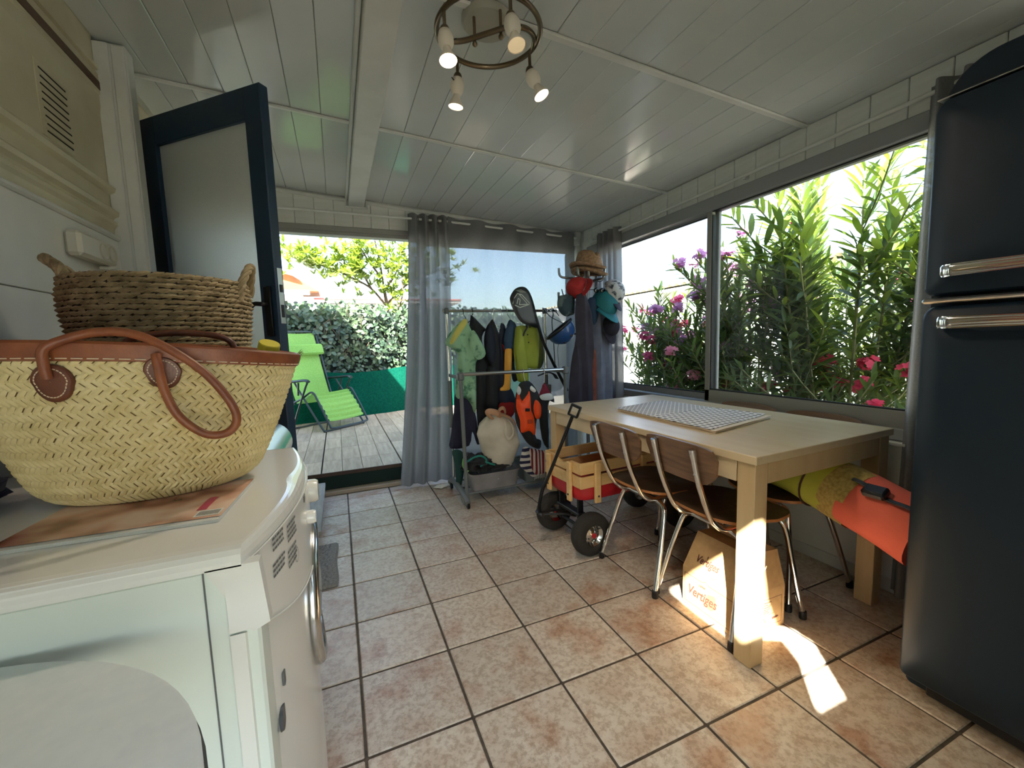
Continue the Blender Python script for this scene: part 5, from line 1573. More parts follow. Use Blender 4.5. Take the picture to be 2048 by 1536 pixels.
# ------------------------------------------------------------------ curtains and rods
m_cur = cloth_mat('grey_curtain', (138, 138, 139), 0.34, 0.11, c2=(126, 126, 128), nscale=240)
m_curd = cloth_mat('grey_curtain_dense', (148, 147, 147), 0.35, 0.02, c2=(136, 136, 137), nscale=240)
rodb = thing('curtain_rod', 'white curtain rod along the back wall above the doorway', 'curtain rod', (0.8, 0.075, 2.10))
MB().tube([(-0.62, 0.075, 2.118), (0.9, 0.075, 2.114), (2.08, 0.075, 2.062)], 0.009, 10).build('rod', m_white, rodb)
for x, z in ((-0.5, 2.118), (0.92, 2.114), (2.07, 2.064)): MB().box((x, 0.118, z - 0.012), (0.02, 0.085, 0.022), 0.003).build('bracket', m_white, rodb)
rodr = thing('curtain_rod', 'long white curtain rod along the wall above the window', 'curtain rod', (2.12, -1.7, 1.99))
MB().tube([(2.125, -0.05, 1.985), (2.125, -3.4, 2.03)], 0.009, 10).build('rod', m_white, rodr)
for y in (-0.12, -1.6, -3.3): MB().box((2.146, y, 2.0), (0.045, 0.02, 0.022), 0.003).build('bracket', m_white, rodr)
def curtain(label, fn, nu, nv, m, thick=0.0):
    t = thing('curtain', label, 'curtain', fn(0.5, 1.0))
    mb = MB().grid(fn, nu, nv); mb.build('curtain_cloth', m, t)
    return t
def cl_(u, v):
    e = v
    xt = 0.575 + 0.325 * u; xb = 0.395 + 0.435 * u
    x = xt + (xb - xt) * e ** 1.4
    am = 0.034 - 0.006 * e
    y = 0.062 + am * math.sin(u * 2 * PI * 4.2 + 0.6) - 0.045 * e + 0.01 * math.sin(u * 19 + e * 3) * e
    z = 2.150 - 2.128 * e + (0.01 * math.sin(u * 26) if v == 0 else 0)
    return (x, y, z)
c1 = curtain('bunched grey curtain hanging beside the open doorway', cl_, 150, 30, m_curd)
er = MB()
for k in range(8):
    u = (k * 0.5 + 0.0) / 4.2 - 0.6 / (2 * PI * 4.2) + 0.02
    if 0.02 < u < 0.98:
        x = 0.575 + 0.325 * u; er.tube([(x + 0.004 * math.cos(q * 0.5), 0.075 + 0.022 * math.cos(q * PI / 8), 2.114 + 0.022 * math.sin(q * PI / 8)) for q in range(16)], 0.004, 5, True)
er.build('eyelets', m_grey, c1, kind='stuff')
def c2_(u, v):
    x = 0.885 + 1.165 * u; e = v
    y = 0.073 + 0.028 * math.sin(u * 2 * PI * 4.1 - 0.9) * (1 - 0.45 * e) + 0.008 * math.sin(u * 31 + 2 * e) * e - 0.025 * e
    z0 = 2.150 - 0.052 * u
    return (x - 0.03 * e * (1 - u), y, z0 - (z0 - 0.02) * e)
c2o = curtain('drawn grey curtain covering the glazed back door behind the clothes rail', c2_, 150, 30, m_cur)
def c3_(u, v):
    e = v
    y = -0.215 - 0.30 * u - 0.05 * e * u
    x = 2.108 + 0.028 * math.sin(u * 2 * PI * 4.3) - 0.010 * e
    return (x, y, 2.02 - 1.99 * e)
c3o = curtain('grey curtain gathered in the corner beside the left window pane', c3_, 110, 26, m_curd)
def c4_(u, v):
    e = v
    y = -2.385 - 0.30 * u + 0.03 * e * (1 - u)
    return (2.100 + 0.030 * math.sin(u * 2 * PI * 4 + 1.2), y, 2.04 - 2.01 * e)
c4o = curtain('grey curtain gathered between the window and the fridge', c4_, 110, 26, m_curd)

# ------------------------------------------------------------------ spiral ceiling lamp
m_bronze = mat('brushed_bronze', (126, 112, 92), 0.3, 1.0)
m_opal = mat('opal_glass', (228, 220, 206), 0.35)
lamp = thing('ceiling_lamp', 'spiral bronze ceiling lamp with four white spot heads', 'ceiling lamp', (0.54, -1.90, 2.2))
plx, ply = 0.545, -1.875
MB().lathe([(0.086, 0.0), (0.086, -0.010), (0.078, -0.020), (0.0, -0.024)], 40, (plx, ply, cz(plx) - 0.001), rc, capb=False).build('ceiling_plate', mat('painted_plate', (172, 170, 156), 0.4), lamp)
rcx, rcy, rr_, rz = 0.527, -1.935, 0.168, 2.142
MB().tube([(rcx + rr_ * math.cos(2 * PI * k / 56), rcy + rr_ * math.sin(2 * PI * k / 56), rz) for k in range(56)], 0.0085, 10, True).build('ring_tube', m_bronze, lamp)
MB().tube(cr([(0.364, -1.90, rz), (0.385, -1.868, rz), (0.417, -1.857, rz), (0.462, -1.876, rz), (0.523, -1.932, rz), (0.578, -1.982, rz), (0.63, -1.996, rz), (0.672, -1.972, rz), (0.694, -1.92, rz)], 7), 0.0085, 10).build('spiral_tube', m_bronze, lamp)
for x, y in ((0.492, -1.895), (0.562, -1.955)):
    s = MB().cyl((x, y, rz - 0.014), (x, y, cz(x) - 0.02), 0.005).ell((x, y, rz - 0.016), (0.009, 0.009, 0.009), 12, 8).build('mounting_screw', m_bronze, lamp)
spots = [((0.366, -1.985), (0.02, -0.20, -1), 14.0, 3.5), ((0.462, -1.782), (-0.10, 0.10, -1), 0.9, 1.5), ((0.690, -1.900), (0.36, -0.30, -1), 2.6, 1.5), ((0.533, -2.103), (0.05, -0.30, -1), 0.04, 0.3)]
for (sx, sy), d, em_, en in spots:
    d = Vector(d).normalized()
    q = d.to_track_quat('Z', 'Y').to_matrix()
    stem_ = MB().cyl((sx, sy, rz), (sx, sy, rz - 0.052), 0.0055).ell((sx, sy, rz - 0.062), (0.015, 0.015, 0.017), 14, 10).build('stem', m_bronze, lamp)
    c = Vector((sx, sy, rz - 0.066))
    hd = MB().lathe([(0.008, -0.006), (0.019, 0.002), (0.0245, 0.020), (0.0235, 0.038), (0.017, 0.052), (0.013, 0.054)], 22, c, q).build('spot_head', m_opal, lamp)
    pn = MB().cyl(c + q @ Vector((0.022, 0, 0.018)), c + q @ Vector((0.034, 0.004, 0.014)), 0.0018, 6).build('pin', m_black, hd)
    MB().lathe([(0.011, 0.050), (0.012, 0.060), (0.022, 0.080), (0.0265, 0.092), (0.0262, 0.094)], 22, c, q, capb=True, capt=False).build('reflector', m_opal, hd)
    bl = emit_mat('bulb_glow', (1.0, 0.80, 0.50), em_)
    MB().lathe([(0.0255, 0.0915), (0.018, 0.0945), (0, 0.0955)], 20, c, q, capb=False).build('bulb', bl, hd)
    ld = bpy.data.lights.new('spot_lamp', 'SPOT'); ld.energy = en * 0.7; ld.color = (1, 0.86, 0.68); ld.spot_size = 2.4; ld.spot_blend = 0.8; ld.shadow_soft_size = 0.025
    lo_ = bpy.data.objects.new('spot_lamp', ld); COL.objects.link(lo_); lo_.location = c + d * 0.105; lo_.rotation_euler = d.to_track_quat('-Z', 'Y').to_euler()

# ------------------------------------------------------------------ rolling clothes rail
rk = thing('clothes_rail', 'two-tier chrome clothes rail on grey plastic feet in front of the drawn curtain', 'clothes rail', (1.17, -0.38, 0))
yr_, yf_ = -0.20, -0.57
xl_, xr_ = 0.775, 1.600
def bar(nm, a, b, r, m): MB().cyl(a, b, r, 12).build(nm, m, rk)
bar('rear_rail', (xl_ - 0.03, yr_, 1.385), (xr_ + 0.11, yr_, 1.385), 0.0115, m_chrome)
bar('front_rail', (0.748, yf_, 0.928), (1.590, yf_, 0.922), 0.0125, m_steel)
for x in (xl_, xr_): bar('rear_post', (x, yr_, 0.10), (x, yr_, 1.37), 0.0115, m_chrome)
for x in (0.758, 1.570):
    bar('front_post', (x + (0.012 if x < 1 else 0), yf_, 0.06), (x, yf_, 0.91), 0.0135, m_grey)
for x in (xl_, xr_):
    MB().box((x, yr_, 1.383), (0.036, 0.036, 0.046), 0.008).build('joint', m_grey, rk)
    MB().cyl((x, yr_, 0.50), (x, yr_, 0.86), 0.0165).build('sleeve', m_grey, rk)
    MB().box((x, -0.385, 0.90), (0.02, 0.36, 0.022), 0.004).build('side_arm', m_grey, rk)
for x in (0.758, 1.572):
    MB().box((x, yf_, 0.915), (0.044, 0.044, 0.060), 0.010).build('joint', m_grey, rk)
    MB().tube(cr([(x, -0.14, 0.055), (x, -0.20, 0.085), (x, -0.38, 0.090), (x, -0.56, 0.075), (x, -0.625, 0.045)], 6), 0.021, 10).build('foot_bar', m_grey, rk)
    for y in (-0.15, -0.61):
        w = MB().lathe([(0.020, -0.009), (0.0235, -0.006), (0.0235, 0.006), (0.020, 0.009)], 18, (x + 0.006, y, 0.0235), rot_m(0, PI / 2, 0)).build('castor', m_black, rk)
for y in (-0.20, -0.38, -0.52): bar('shelf_tube', (0.765, y, 0.072), (1.572, y, 0.072), 0.008, m_grey)

# plastic tubs on the bottom shelf
m_tub = mat('smoky_plastic_tub', (176, 170, 170), 0.35, trans=0.25, c2=(138, 134, 134), nscale=5)
def tub(label, x0, x1, y0, y1, z0, z1, m):
    t = thing('storage_tub', label, 'tub', ((x0 + x1) / 2, (y0 + y1) / 2, z0))
    mb = MB()
    def w(u, v):
        lv = int(round(v * 5)); z, k = ((z0, 0.0), (z0, 0.92), (z0 + 0.01, 0.94), (z1 - 0.012, 1.0), (z1 - 0.012, 1.05), (z1, 1.05))[lv]
        a = 2 * PI * u; c, s_ = math.cos(a), math.sin(a); n_ = 9; r = 1 / (abs(c) ** n_ + abs(s_) ** n_) ** (1 / n_)
        return ((x0 + x1) / 2 + (x1 - x0) / 2 * 0.95 * r * c * k, (y0 + y1) / 2 + (y1 - y0) / 2 * 0.95 * r * s_ * k, z)
    mb.grid(w, 56, 5, True, True)
    mb.grid(lambda u, v: (lambda p: ((p[0] - (x0 + x1) / 2) * 0.985 + (x0 + x1) / 2, (p[1] - (y0 + y1) / 2) * 0.985 + (y0 + y1) / 2, p[2] + (0.004 if v < 0.3 else 0)))(w(u, v)), 56, 5, True, True)
    mb.build('tub_wall', m, t)
    MB().ell(((x0 + x1) / 2 + 0.01, y0 + 0.008, z1 - 0.052), (0.005, 0.004, 0.005), 10, 6).build('stud', m_white, t)
    return t
tub('smoky grey plastic tub on the left of the rail shelf, under the white bag', 0.812, 1.205, -0.545, -0.215, 0.081, 0.205, m_tub)
tub('grey plastic tub on the right of the rail shelf, under the striped towel', 1.232, 1.555, -0.545, -0.215, 0.081, 0.205, mat('grey_tub', (112, 122, 122), 0.5))

# ------------------------------------------------------------------ clothes
G = {
'robe': (-0.27, [(0.88, 1.315), (0.797, 1.244), (0.74, 1.163), (0.749, 1.127), (0.821, 1.072), (0.822, 0.973), (0.8, 0.742), (0.871, 0.726), (0.913, 0.68), (0.938, 0.607), (0.956, 0.643), (0.965, 0.87), (0.963, 0.945), (0.977, 1.008), (1.029, 1.054), (0.978, 1.167), (0.937, 1.247), (0.909, 1.304)]),
'trousers': (-0.25, [(0.807, 0.772), (0.906, 0.764), (0.95, 0.608), (0.98, 0.384), (0.956, 0.354), (0.923, 0.457), (0.893, 0.35), (0.744, 0.348), (0.754, 0.455), (0.784, 0.624)]),
'black1': (-0.2, [(0.974, 1.35), (1.061, 1.264), (1.086, 1.239), (1.065, 1.22), (1.048, 1.156), (1.073, 0.98), (1.084, 0.902), (1.061, 0.681), (1.03, 0.481), (0.984, 0.497), (0.982, 0.864), (0.98, 0.951), (1.018, 1.048), (0.989, 1.157), (0.953, 1.244), (0.96, 1.329)]),
'black2': (-0.215, [(1.139, 1.316), (1.171, 1.239), (1.192, 1.162), (1.196, 0.941), (1.181, 0.695), (1.171, 0.583), (1.053, 0.605), (1.066, 0.926), (1.102, 0.957), (1.07, 1.035), (1.058, 1.155), (1.079, 1.252), (1.115, 1.3)]),
'dark3': (-0.235, [(1.207, 1.292), (1.235, 1.248), (1.24, 1.139), (1.229, 1.029), (1.221, 0.851), (1.283, 0.734), (1.292, 0.637), (1.165, 0.642), (1.17, 0.943), (1.176, 1.086), (1.169, 1.141), (1.185, 1.249)]),
'red': (-0.25, [(1.16, 0.661), (1.286, 0.651), (1.284, 0.577), (1.234, 0.531), (1.157, 0.583)]),
'sleeve_b': (-0.27, [(1.246, 1.301), (1.276, 1.306), (1.306, 1.257), (1.298, 1.18), (1.277, 1.088), (1.256, 1.078), (1.214, 1.068), (1.202, 1.118), (1.207, 1.188)]),
'sleeve_o': (-0.275, [(1.209, 1.079), (1.263, 1.088), (1.262, 0.995), (1.247, 0.808), (1.231, 0.762), (1.16, 0.761), (1.159, 0.781), (1.189, 0.812), (1.198, 0.943)]),
'navy4': (-0.225, [(1.3, 1.292), (1.335, 1.247), (1.312, 1.103), (1.306, 0.935), (1.337, 0.843), (1.29, 0.821), (1.275, 0.915), (1.282, 1.104)]),
'yellow': (-0.29, [(1.307, 1.258), (1.404, 1.263), (1.492, 1.264), (1.499, 1.22), (1.5, 1.097), (1.49, 0.985), (1.47, 0.916), (1.384, 0.921), (1.381, 0.823), (1.32, 0.82), (1.296, 0.85), (1.28, 0.973), (1.274, 1.083), (1.287, 1.191)]),
'olive': (-0.25, [(1.508, 1.193), (1.547, 1.13), (1.563, 1.015), (1.541, 0.936), (1.497, 0.909), (1.505, 1.017)]),
'vest_k': (-0.605, [(1.186, 0.849), (1.258, 0.853), (1.317, 0.777), (1.332, 0.704), (1.291, 0.459), (1.336, 0.412), (1.323, 0.35), (1.239, 0.392), (1.185, 0.471), (1.144, 0.558), (1.134, 0.66), (1.141, 0.74), (1.163, 0.809)]),
'vest_o': (-0.638, [(1.151, 0.792), (1.181, 0.719), (1.232, 0.796), (1.248, 0.736), (1.25, 0.655), (1.272, 0.582), (1.275, 0.467), (1.223, 0.5), (1.166, 0.496), (1.16, 0.583), (1.141, 0.645), (1.134, 0.705)]),
'vest_r': (-0.635, [(1.29, 0.722), (1.323, 0.689), (1.332, 0.637), (1.32, 0.586), (1.286, 0.585), (1.269, 0.642), (1.273, 0.693)]),
'shirt_m': (-0.585, [(1.387, 0.833), (1.424, 0.779), (1.446, 0.725), (1.425, 0.747), (1.355, 0.727), (1.335, 0.734), (1.357, 0.784)]),
'shirt_k': (-0.570, [(1.362, 0.739), (1.45, 0.743), (1.474, 0.677), (1.419, 0.67), (1.419, 0.351), (1.362, 0.417), (1.34, 0.657)]),
}
m_robe = cloth_mat('mint_print_terry', (172, 214, 176), 0.15, c2=(92, 140, 112), nscale=14, lo=0.52, hi=0.66)
m_neo = mat('black_neoprene', (16, 17, 20), 0.7, sheen=0.1)
m_navy2 = mat('navy_neoprene', (22, 28, 46), 0.7)
m_blue = mat('blue_neoprene', (40, 72, 100), 0.7, c2=(32, 58, 84), nscale=6)
m_oran = mat('apricot_cloth', (238, 174, 70), 0.75, c2=(226, 158, 58), nscale=8)
m_yg = mat('lime_neoprene', (168, 180, 62), 0.65, c2=(150, 162, 56), nscale=6)
m_oliv = mat('olive_cloth', (92, 100, 56), 0.8)
m_redc = mat('red_cloth', (150, 24, 20), 0.85)
m_purp = mat('purple_navy_cloth', (44, 42, 66), 0.85, c2=(34, 34, 52), nscale=10)
m_hi = mat('orange_vest', (246, 84, 22), 0.55, c2=(236, 70, 14), nscale=9)
m_maroon = mat('maroon_cloth', (120, 26, 44), 0.8)
m_teal = mat('teal_trim', (34, 128, 116), 0.7)
def hang(nm, label, cat, key, m, th=0.04, fold=0.008, rail=None, hx_=None, seed=0, extra=(), group=None, fdir=(60, 4), hook=True, dy=0.0):
    y, P = G[key]
    zt = max(p[1] for p in P); xm = hx_ if hx_ is not None else sum(p[0] for p in P if p[1] > zt - 0.06) / max(1, len([1 for p in P if p[1] > zt - 0.06]))
    t = thing(nm, label, cat, (xm, y, zt), 0, group)
    b = MB(); garment(b, P, y + dy, th, fold, fdir, 0.018, seed); b.build('cloth_body', m, t)
    for en, ek, em_, eth in extra:
        ey, EP = G[ek]; e = MB(); garment(e, EP, ey, eth, fold * 0.6, fdir, 0.018, seed + 3); e.build(en, em_, t)
    if hook and rail:
        ry_, rz_ = rail
        h = MB().tube(cr([(xm, ry_ + 0.012, rz_ + 0.004), (xm, ry_, rz_ + 0.0165), (xm, ry_ - 0.014, rz_ + 0.004), (xm, ry_ - 0.016, rz_ - 0.03), (xm, y + 0.0, zt + 0.01), (xm, y, zt - 0.03)], 6), 0.0025, 6)
        h.tube([(xm - 0.04, y, zt - 0.055), (xm, y, zt - 0.028), (xm + 0.04, y, zt - 0.055)], 0.004, 6)
        h.build('hanger', m_black if key in ('robe', 'black1') else m_white, t)
    return t
RR, FR = (yr_, 1.385), (yf_, 0.925)
gg = 'swim and beach clothes hanging on the rail'
rb_ = hang('beach_robe', 'mint green printed beach robe hanging at the left end of the upper rail', 'robe', 'robe', m_robe, 0.085, 0.014, RR, 0.902, 1)
cfl = MB(); garment(cfl, [(0.935, 1.235), (0.985, 1.17), (1.032, 1.058), (0.975, 1.012), (0.93, 1.06), (0.905, 1.14)], -0.325, 0.05, 0.008, (40, 20), 0.015, 5); cfl.build('sleeve', m_robe, rb_)
cfl = MB(); garment(cfl, [(0.80, 1.235), (0.742, 1.16), (0.750, 1.128), (0.825, 1.075), (0.85, 1.15)], -0.315, 0.05, 0.008, (40, 20), 0.015, 6); cfl.build('sleeve', m_robe, rb_)
colr = MB(); garment(colr, [(0.865, 1.315), (0.80, 1.24), (0.752, 1.15), (0.775, 1.14), (0.84, 1.22), (0.89, 1.29)], -0.35, 0.02, 0.004, (40, 20), 0.015, 7); colr.build('yellow_lining', mat('yellow_lining', (214, 206, 110), 0.8), rb_)
hang('trousers', 'dark purple trousers hanging low behind the mint robe', 'trousers', 'trousers', m_purp, 0.045, 0.01, None, 0.86, 2, hook=False)
bs_ = hang('wetsuit', 'plain black wetsuit on a black hanger right of the mint robe', 'wetsuit', 'black1', m_neo, 0.045, 0.006, RR, 0.976, 3)
tl_ = MB(); garment(tl_, [(0.975, 1.19), (0.997, 1.16), (1.018, 1.05), (0.992, 1.0), (0.972, 1.05)], -0.228, 0.02, 0.003, (40, 4), 0.015, 2); tl_.build('teal_panel', m_teal, bs_)
hang('wetsuit', 'black and navy wetsuit hanging in the middle of the upper rail', 'wetsuit', 'black2', m_neo, 0.05, 0.006, RR, 1.144, 4)
nsl = MB(); garment(nsl, [(1.075, 1.24), (1.11, 1.27), (1.14, 1.15), (1.13, 1.0), (1.078, 1.01), (1.06, 1.14)], -0.25, 0.035, 0.004, (40, 4), 0.016, 2); nsl.build('navy_sleeve', m_navy2, [o for o in COL.objects if o.name.startswith('wetsuit.001')][0])
G['black0'] = (-0.178, [(0.99, 1.06), (1.09, 1.10), (1.21, 1.06), (1.215, 0.85), (1.20, 0.62), (1.13, 0.52), (1.03, 0.47), (0.985, 0.60), (0.98, 0.85)])
hang('wetsuit', 'black wetsuit hanging at the back, half hidden behind the other dark suits', 'wetsuit', 'black0', m_neo, 0.03, 0.006, None, 1.09, 12, hook=False)
d3 = hang('rash_suit', 'dark suit with a red hem hanging left of the apricot sleeve', 'swimwear', 'dark3', m_navy2, 0.03, 0.005, RR, 1.21, 5, extra=(('red_hem', 'red', m_redc, 0.03),))
rdt = MB().tube(cr([(1.195, 1.0 * -0.255, 1.12), (1.21, -0.256, 1.08), (1.225, -0.256, 1.03), (1.245, -0.256, 1.0)], 4), 0.006, 6).build('red_piping', m_redc, d3)
hang('wetsuit', 'blue wetsuit with one apricot yellow sleeve on the upper rail', 'wetsuit', 'sleeve_b', m_blue, 0.035, 0.005, RR, 1.262, 6, extra=(('apricot_sleeve', 'sleeve_o', m_oran, 0.035), ('navy_body', 'navy4', m_navy2, 0.03)))
yv = hang('wetsuit', 'lime green sleeved neoprene top hanging at the right of the upper rail', 'wetsuit', 'yellow', m_yg, 0.06, 0.006, RR, 1.36, 7, extra=(('olive_sleeve', 'olive', m_oliv, 0.035),))
sl1 = MB(); garment(sl1, [(1.310, 1.255), (1.350, 1.20), (1.372, 1.05), (1.376, 0.93), (1.378, 0.825), (1.322, 0.823), (1.300, 0.87), (1.282, 1.0), (1.278, 1.10), (1.29, 1.2)], -0.325, 0.045, 0.005, (40, 4), 0.016, 8); sl1.build('sleeve', m_yg, yv)
for x, y, z in ((1.405, -0.322, 1.25), (1.372, -0.345, 1.19), (1.38, -0.345, 1.13)): MB().ell((x, y, z), (0.006, 0.003, 0.006), 10, 6).build('button', m_black, yv)
MB().tube(cr([(1.372, -0.33, 1.262), (1.366, -0.347, 1.24), (1.347, -0.347, 1.21), (1.336, -0.345, 1.18)], 4), 0.007, 6).build('zip_flap', m_black, yv)
hang('wetsuit', 'dark wetsuit legs hanging behind the lime green top', 'wetsuit', 'dark3', m_neo, 0.03, 0.006, None, 1.45, 9, hook=False) if False else None
vst = hang('life_vest', 'black and bright orange life vest hanging from the lower rail', 'life vest', 'vest_k', m_neo, 0.07, 0.006, FR, 1.222, 10, extra=(('orange_panel', 'vest_o', m_hi, 0.06), ('orange_shoulder', 'vest_r', m_hi, 0.05)))
MB().box((1.205, -0.672, 0.66), (0.036, 0.008, 0.022), 0.003, rot_m(0, 0.1, 0)).build('black_label', m_black, vst)
MB().box((1.222, -0.672, 0.575), (0.04, 0.006, 0.03), 0.003).build('buckle_strap', mat('dark_orange', (180, 60, 24), 0.7), vst)
wcol = MB(); garment(wcol, [(1.155, 0.83), (1.175, 0.80), (1.16, 0.765), (1.14, 0.79)], -0.64, 0.02, 0.001, (1, 1), 0.012, 1); wcol.build('white_shoulder_trim', m_white, vst); wcol = MB(); garment(wcol, [(1.255, 0.825), (1.29, 0.79), (1.275, 0.775), (1.243, 0.80)], -0.64, 0.02, 0.001, (1, 1), 0.012, 1); wcol.build('white_shoulder_trim', m_white, vst)
hs = hang('swim_shirt', 'maroon white and black shirt hanging at the right end of the lower rail', 'shirt', 'shirt_k', m_neo, 0.04, 0.005, FR, 1.388, 11, extra=(('maroon_yoke', 'shirt_m', m_maroon, 0.035),))
wb_ = MB(); garment(wb_, [(1.338, 0.745), (1.42, 0.755), (1.446, 0.72), (1.43, 0.705), (1.355, 0.71)], -0.606, 0.014, 0.001, (1, 1), 0.012, 1); wb_.build('white_band', m_white, hs)

# strappy things at the right end of the rail
st2 = thing('harness', 'black webbing harness with grey pads hooked on the right end of the rail', 'harness', (1.66, -0.22, 1.385))
MB().tube(cr([(1.64, -0.23, 1.40), (1.655, -0.245, 1.36), (1.64, -0.25, 1.30), (1.645, -0.25, 1.2), (1.655, -0.25, 1.05), (1.66, -0.25, 0.92)], 6), 0.008, 8, flat=0.4).build('strap', m_black, st2)
MB().tube(cr([(1.67, -0.21, 1.40), (1.69, -0.235, 1.37), (1.71, -0.24, 1.34)], 6), 0.009, 8, flat=0.4).build('strap', m_black, st2)
MB().tube(cr([(1.475, -0.30, 0.86), (1.54, -0.33, 0.885), (1.60, -0.33, 0.87), (1.64, -0.31, 0.83)], 6), 0.022, 8, flat=0.25).build('perforated_belt', mat('charcoal_webbing', (48, 52, 54), 0.7), st2)
MB().box((1.545, -0.31, 0.745), (0.085, 0.02, 0.085), 0.008, rot_m(0, 0.08, 0)).build('grey_pad', m_grey, st2)

# paddle leaning on the rail
pdl = thing('paddle', 'black paddle with white line emblem leaning blade-up on the clothes rail', 'paddle', (1.66, -0.31, 0.8))
PP = [(1.279, 1.538), (1.236, 1.481), (1.236, 1.435), (1.268, 1.36), (1.318, 1.289), (1.400, 1.255), (1.462, 1.240), (1.478, 1.250), (1.456, 1.341), (1.426, 1.455), (1.390, 1.53), (1.342, 1.556)]
pb = MB(); garment(pb, PP, -0.345, 0.016, 0.0, (1, 1), 0.02, 0); pb.build('blade', mat('carbon_black', (26, 30, 30), 0.35), pdl)
MB().tube(cr([(1.435, -0.345, 1.36), (1.456, -0.345, 1.297), (1.502, -0.34, 1.152), (1.556, -0.325, 1.05), (1.611, -0.31, 0.957), (1.70, -0.30, 0.80), (1.745, -0.295, 0.72)], 6), 0.0125, 10).build('shaft', m_black, pdl)
lg = MB()
def lpt(a, b, t): return (a, -0.3545 - t, b)
LG = [[(1.252, 1.424), (1.262, 1.463), (1.292, 1.502), (1.328, 1.495), (1.398, 1.424), (1.311, 1.398), (1.268, 1.416)], [(1.303, 1.500), (1.372, 1.428)], [(1.286, 1.424), (1.298, 1.468), (1.314, 1.455), (1.306, 1.418), (1.398, 1.424)], [(1.262, 1.463), (1.256, 1.442)]]
for seg in LG: line(lg, lpt, seg, 0.0032)
for k in range(4): line(lg, lpt, [(1.28 + 0.01 * k, 1.525 - 0.004 * k), (1.33 + 0.012 * k, 1.532 - 0.006 * k)], 0.0010)
lg.build('emblem', mat('emblem_white', (196, 204, 196), 0.6), pdl)

# white bag, wetsuit heap, striped towels on the tubs
m_can = mat('cream_canvas', (216, 206, 188), 0.85, c2=(200, 190, 172), nscale=8)
wb2 = thing('canvas_bag', 'plump cream carrier bag on the left tub below the hanging suits', 'bag', (1.08, -0.43, 0.21))
def wbf(u, v):
    th = 2 * PI * u
    pr_ = ((0, 0.0), (0.08, 0.0), (0.105, 0.03), (0.135, 0.10), (0.160, 0.19), (0.156, 0.26), (0.134, 0.325), (0.095, 0.365), (0.055, 0.395), (0.02, 0.39))
    f = v * (len(pr_) - 1); k = min(int(f), len(pr_) - 2); a = f - k
    r = pr_[k][0] * (1 - a) + pr_[k + 1][0] * a; z = pr_[k][1] * (1 - a) + pr_[k + 1][1] * a
    w = 1 + 0.13 * noise.noise(Vector((math.cos(th) * 1.4, math.sin(th) * 1.4, z * 9))) + 0.035 * math.sin(th * 9 + z * 12) * (z / 0.37) ** 2
    sk = 0.02 - 0.03 * (z / 0.37)
    return (1.075 + sk + r * w * math.cos(th), -0.415 + r * w * 0.86 * math.sin(th), 0.212 + z)
MB().grid(wbf, 64, 36, True, True).build('bag_body', m_can, wb2)
mtop = mat('peach_cloth', (196, 150, 116), 0.85)
for P_ in ([(1.01, -0.47, 0.585), (0.97, -0.49, 0.628), (0.985, -0.50, 0.645), (1.04, -0.50, 0.628), (1.085, -0.47, 0.595)], [(1.05, -0.46, 0.59), (1.075, -0.47, 0.648), (1.10, -0.48, 0.655), (1.115, -0.47, 0.62), (1.10, -0.45, 0.585)], [(1.06, -0.48, 0.615), (1.11, -0.52, 0.600), (1.15, -0.53, 0.570), (1.165, -0.54, 0.535)]):
    MB().tube(cr(P_, 7), 0.022, 8, flat=0.35).build('peach_handle', mtop, wb2)
MB().tube(cr([(1.10, -0.50, 0.575), (1.085, -0.555, 0.53), (1.075, -0.575, 0.48), (1.10, -0.575, 0.445), (1.135, -0.57, 0.475), (1.14, -0.545, 0.53), (1.125, -0.50, 0.575)], 7), 0.012, 8, flat=0.4).build('loop_handle', m_can, wb2)
hp_ = thing('wetsuit_heap', 'crumpled black neoprene with teal edging heaped at the left of the tub', 'wetsuit', (0.90, -0.42, 0.205))
MB().ell((0.905, -0.42, 0.262), (0.115, 0.10, 0.06), 30, 14, wob=0.6, seed=2).build('neoprene_body', m_neo, hp_)
MB().ell((0.99, -0.45, 0.232), (0.16, 0.07, 0.028), 30, 10, wob=0.5, seed=6).build('neoprene_fold', m_neo, hp_)
for P_, m__ in (([(0.80, -0.50, 0.30), (0.85, -0.53, 0.335), (0.90, -0.535, 0.335), (0.935, -0.53, 0.30), (0.905, -0.54, 0.275)], m_teal), ([(0.885, -0.535, 0.262), (0.93, -0.54, 0.285), (0.965, -0.53, 0.27), (1.0, -0.52, 0.255)], m_teal), ([(0.775, -0.50, 0.325), (0.765, -0.515, 0.29), (0.775, -0.52, 0.255), (0.80, -0.52, 0.235)], mat('lime_edge', (130, 200, 96), 0.6))):
    MB().tube(cr(P_, 6), 0.007, 8).build('coloured_edging', m__, hp_)
dk = MB(); garment(dk, [(0.735, 0.35), (0.80, 0.345), (0.83, 0.27), (0.80, 0.10), (0.775, 0.06), (0.755, 0.10), (0.75, 0.25)], -0.34, 0.03, 0.006, (50, 4), 0.018, 3)
dko = dk.build('green_towel', mat('dark_green_cloth', (30, 66, 62), 0.9)); tag(dko, 'dark green cloth drooping over the left foot of the clothes rail', 'cloth')
m_str1 = stripe_mat('red_white_stripe', [(0.0, lin((128, 34, 44))), (0.5, lin((206, 196, 186)))], 'x', 34)
m_str2 = stripe_mat('navy_white_stripe', [(0.0, lin((40, 40, 70))), (0.5, lin((206, 200, 192)))], 'z', 22)
s1 = thing('striped_towel', 'red and white striped towel draped over the right tub', 'towel', (1.36, -0.55, 0.12))
sb1 = MB(); garment(sb1, [(1.262, 0.345), (1.33, 0.335), (1.40, 0.30), (1.405, 0.18), (1.36, 0.135), (1.30, 0.15), (1.265, 0.24)], -0.562, 0.03, 0.009, (80, 4), 0.014, 5); sb1.build('towel_cloth', m_str1, s1)
fr__ = MB()
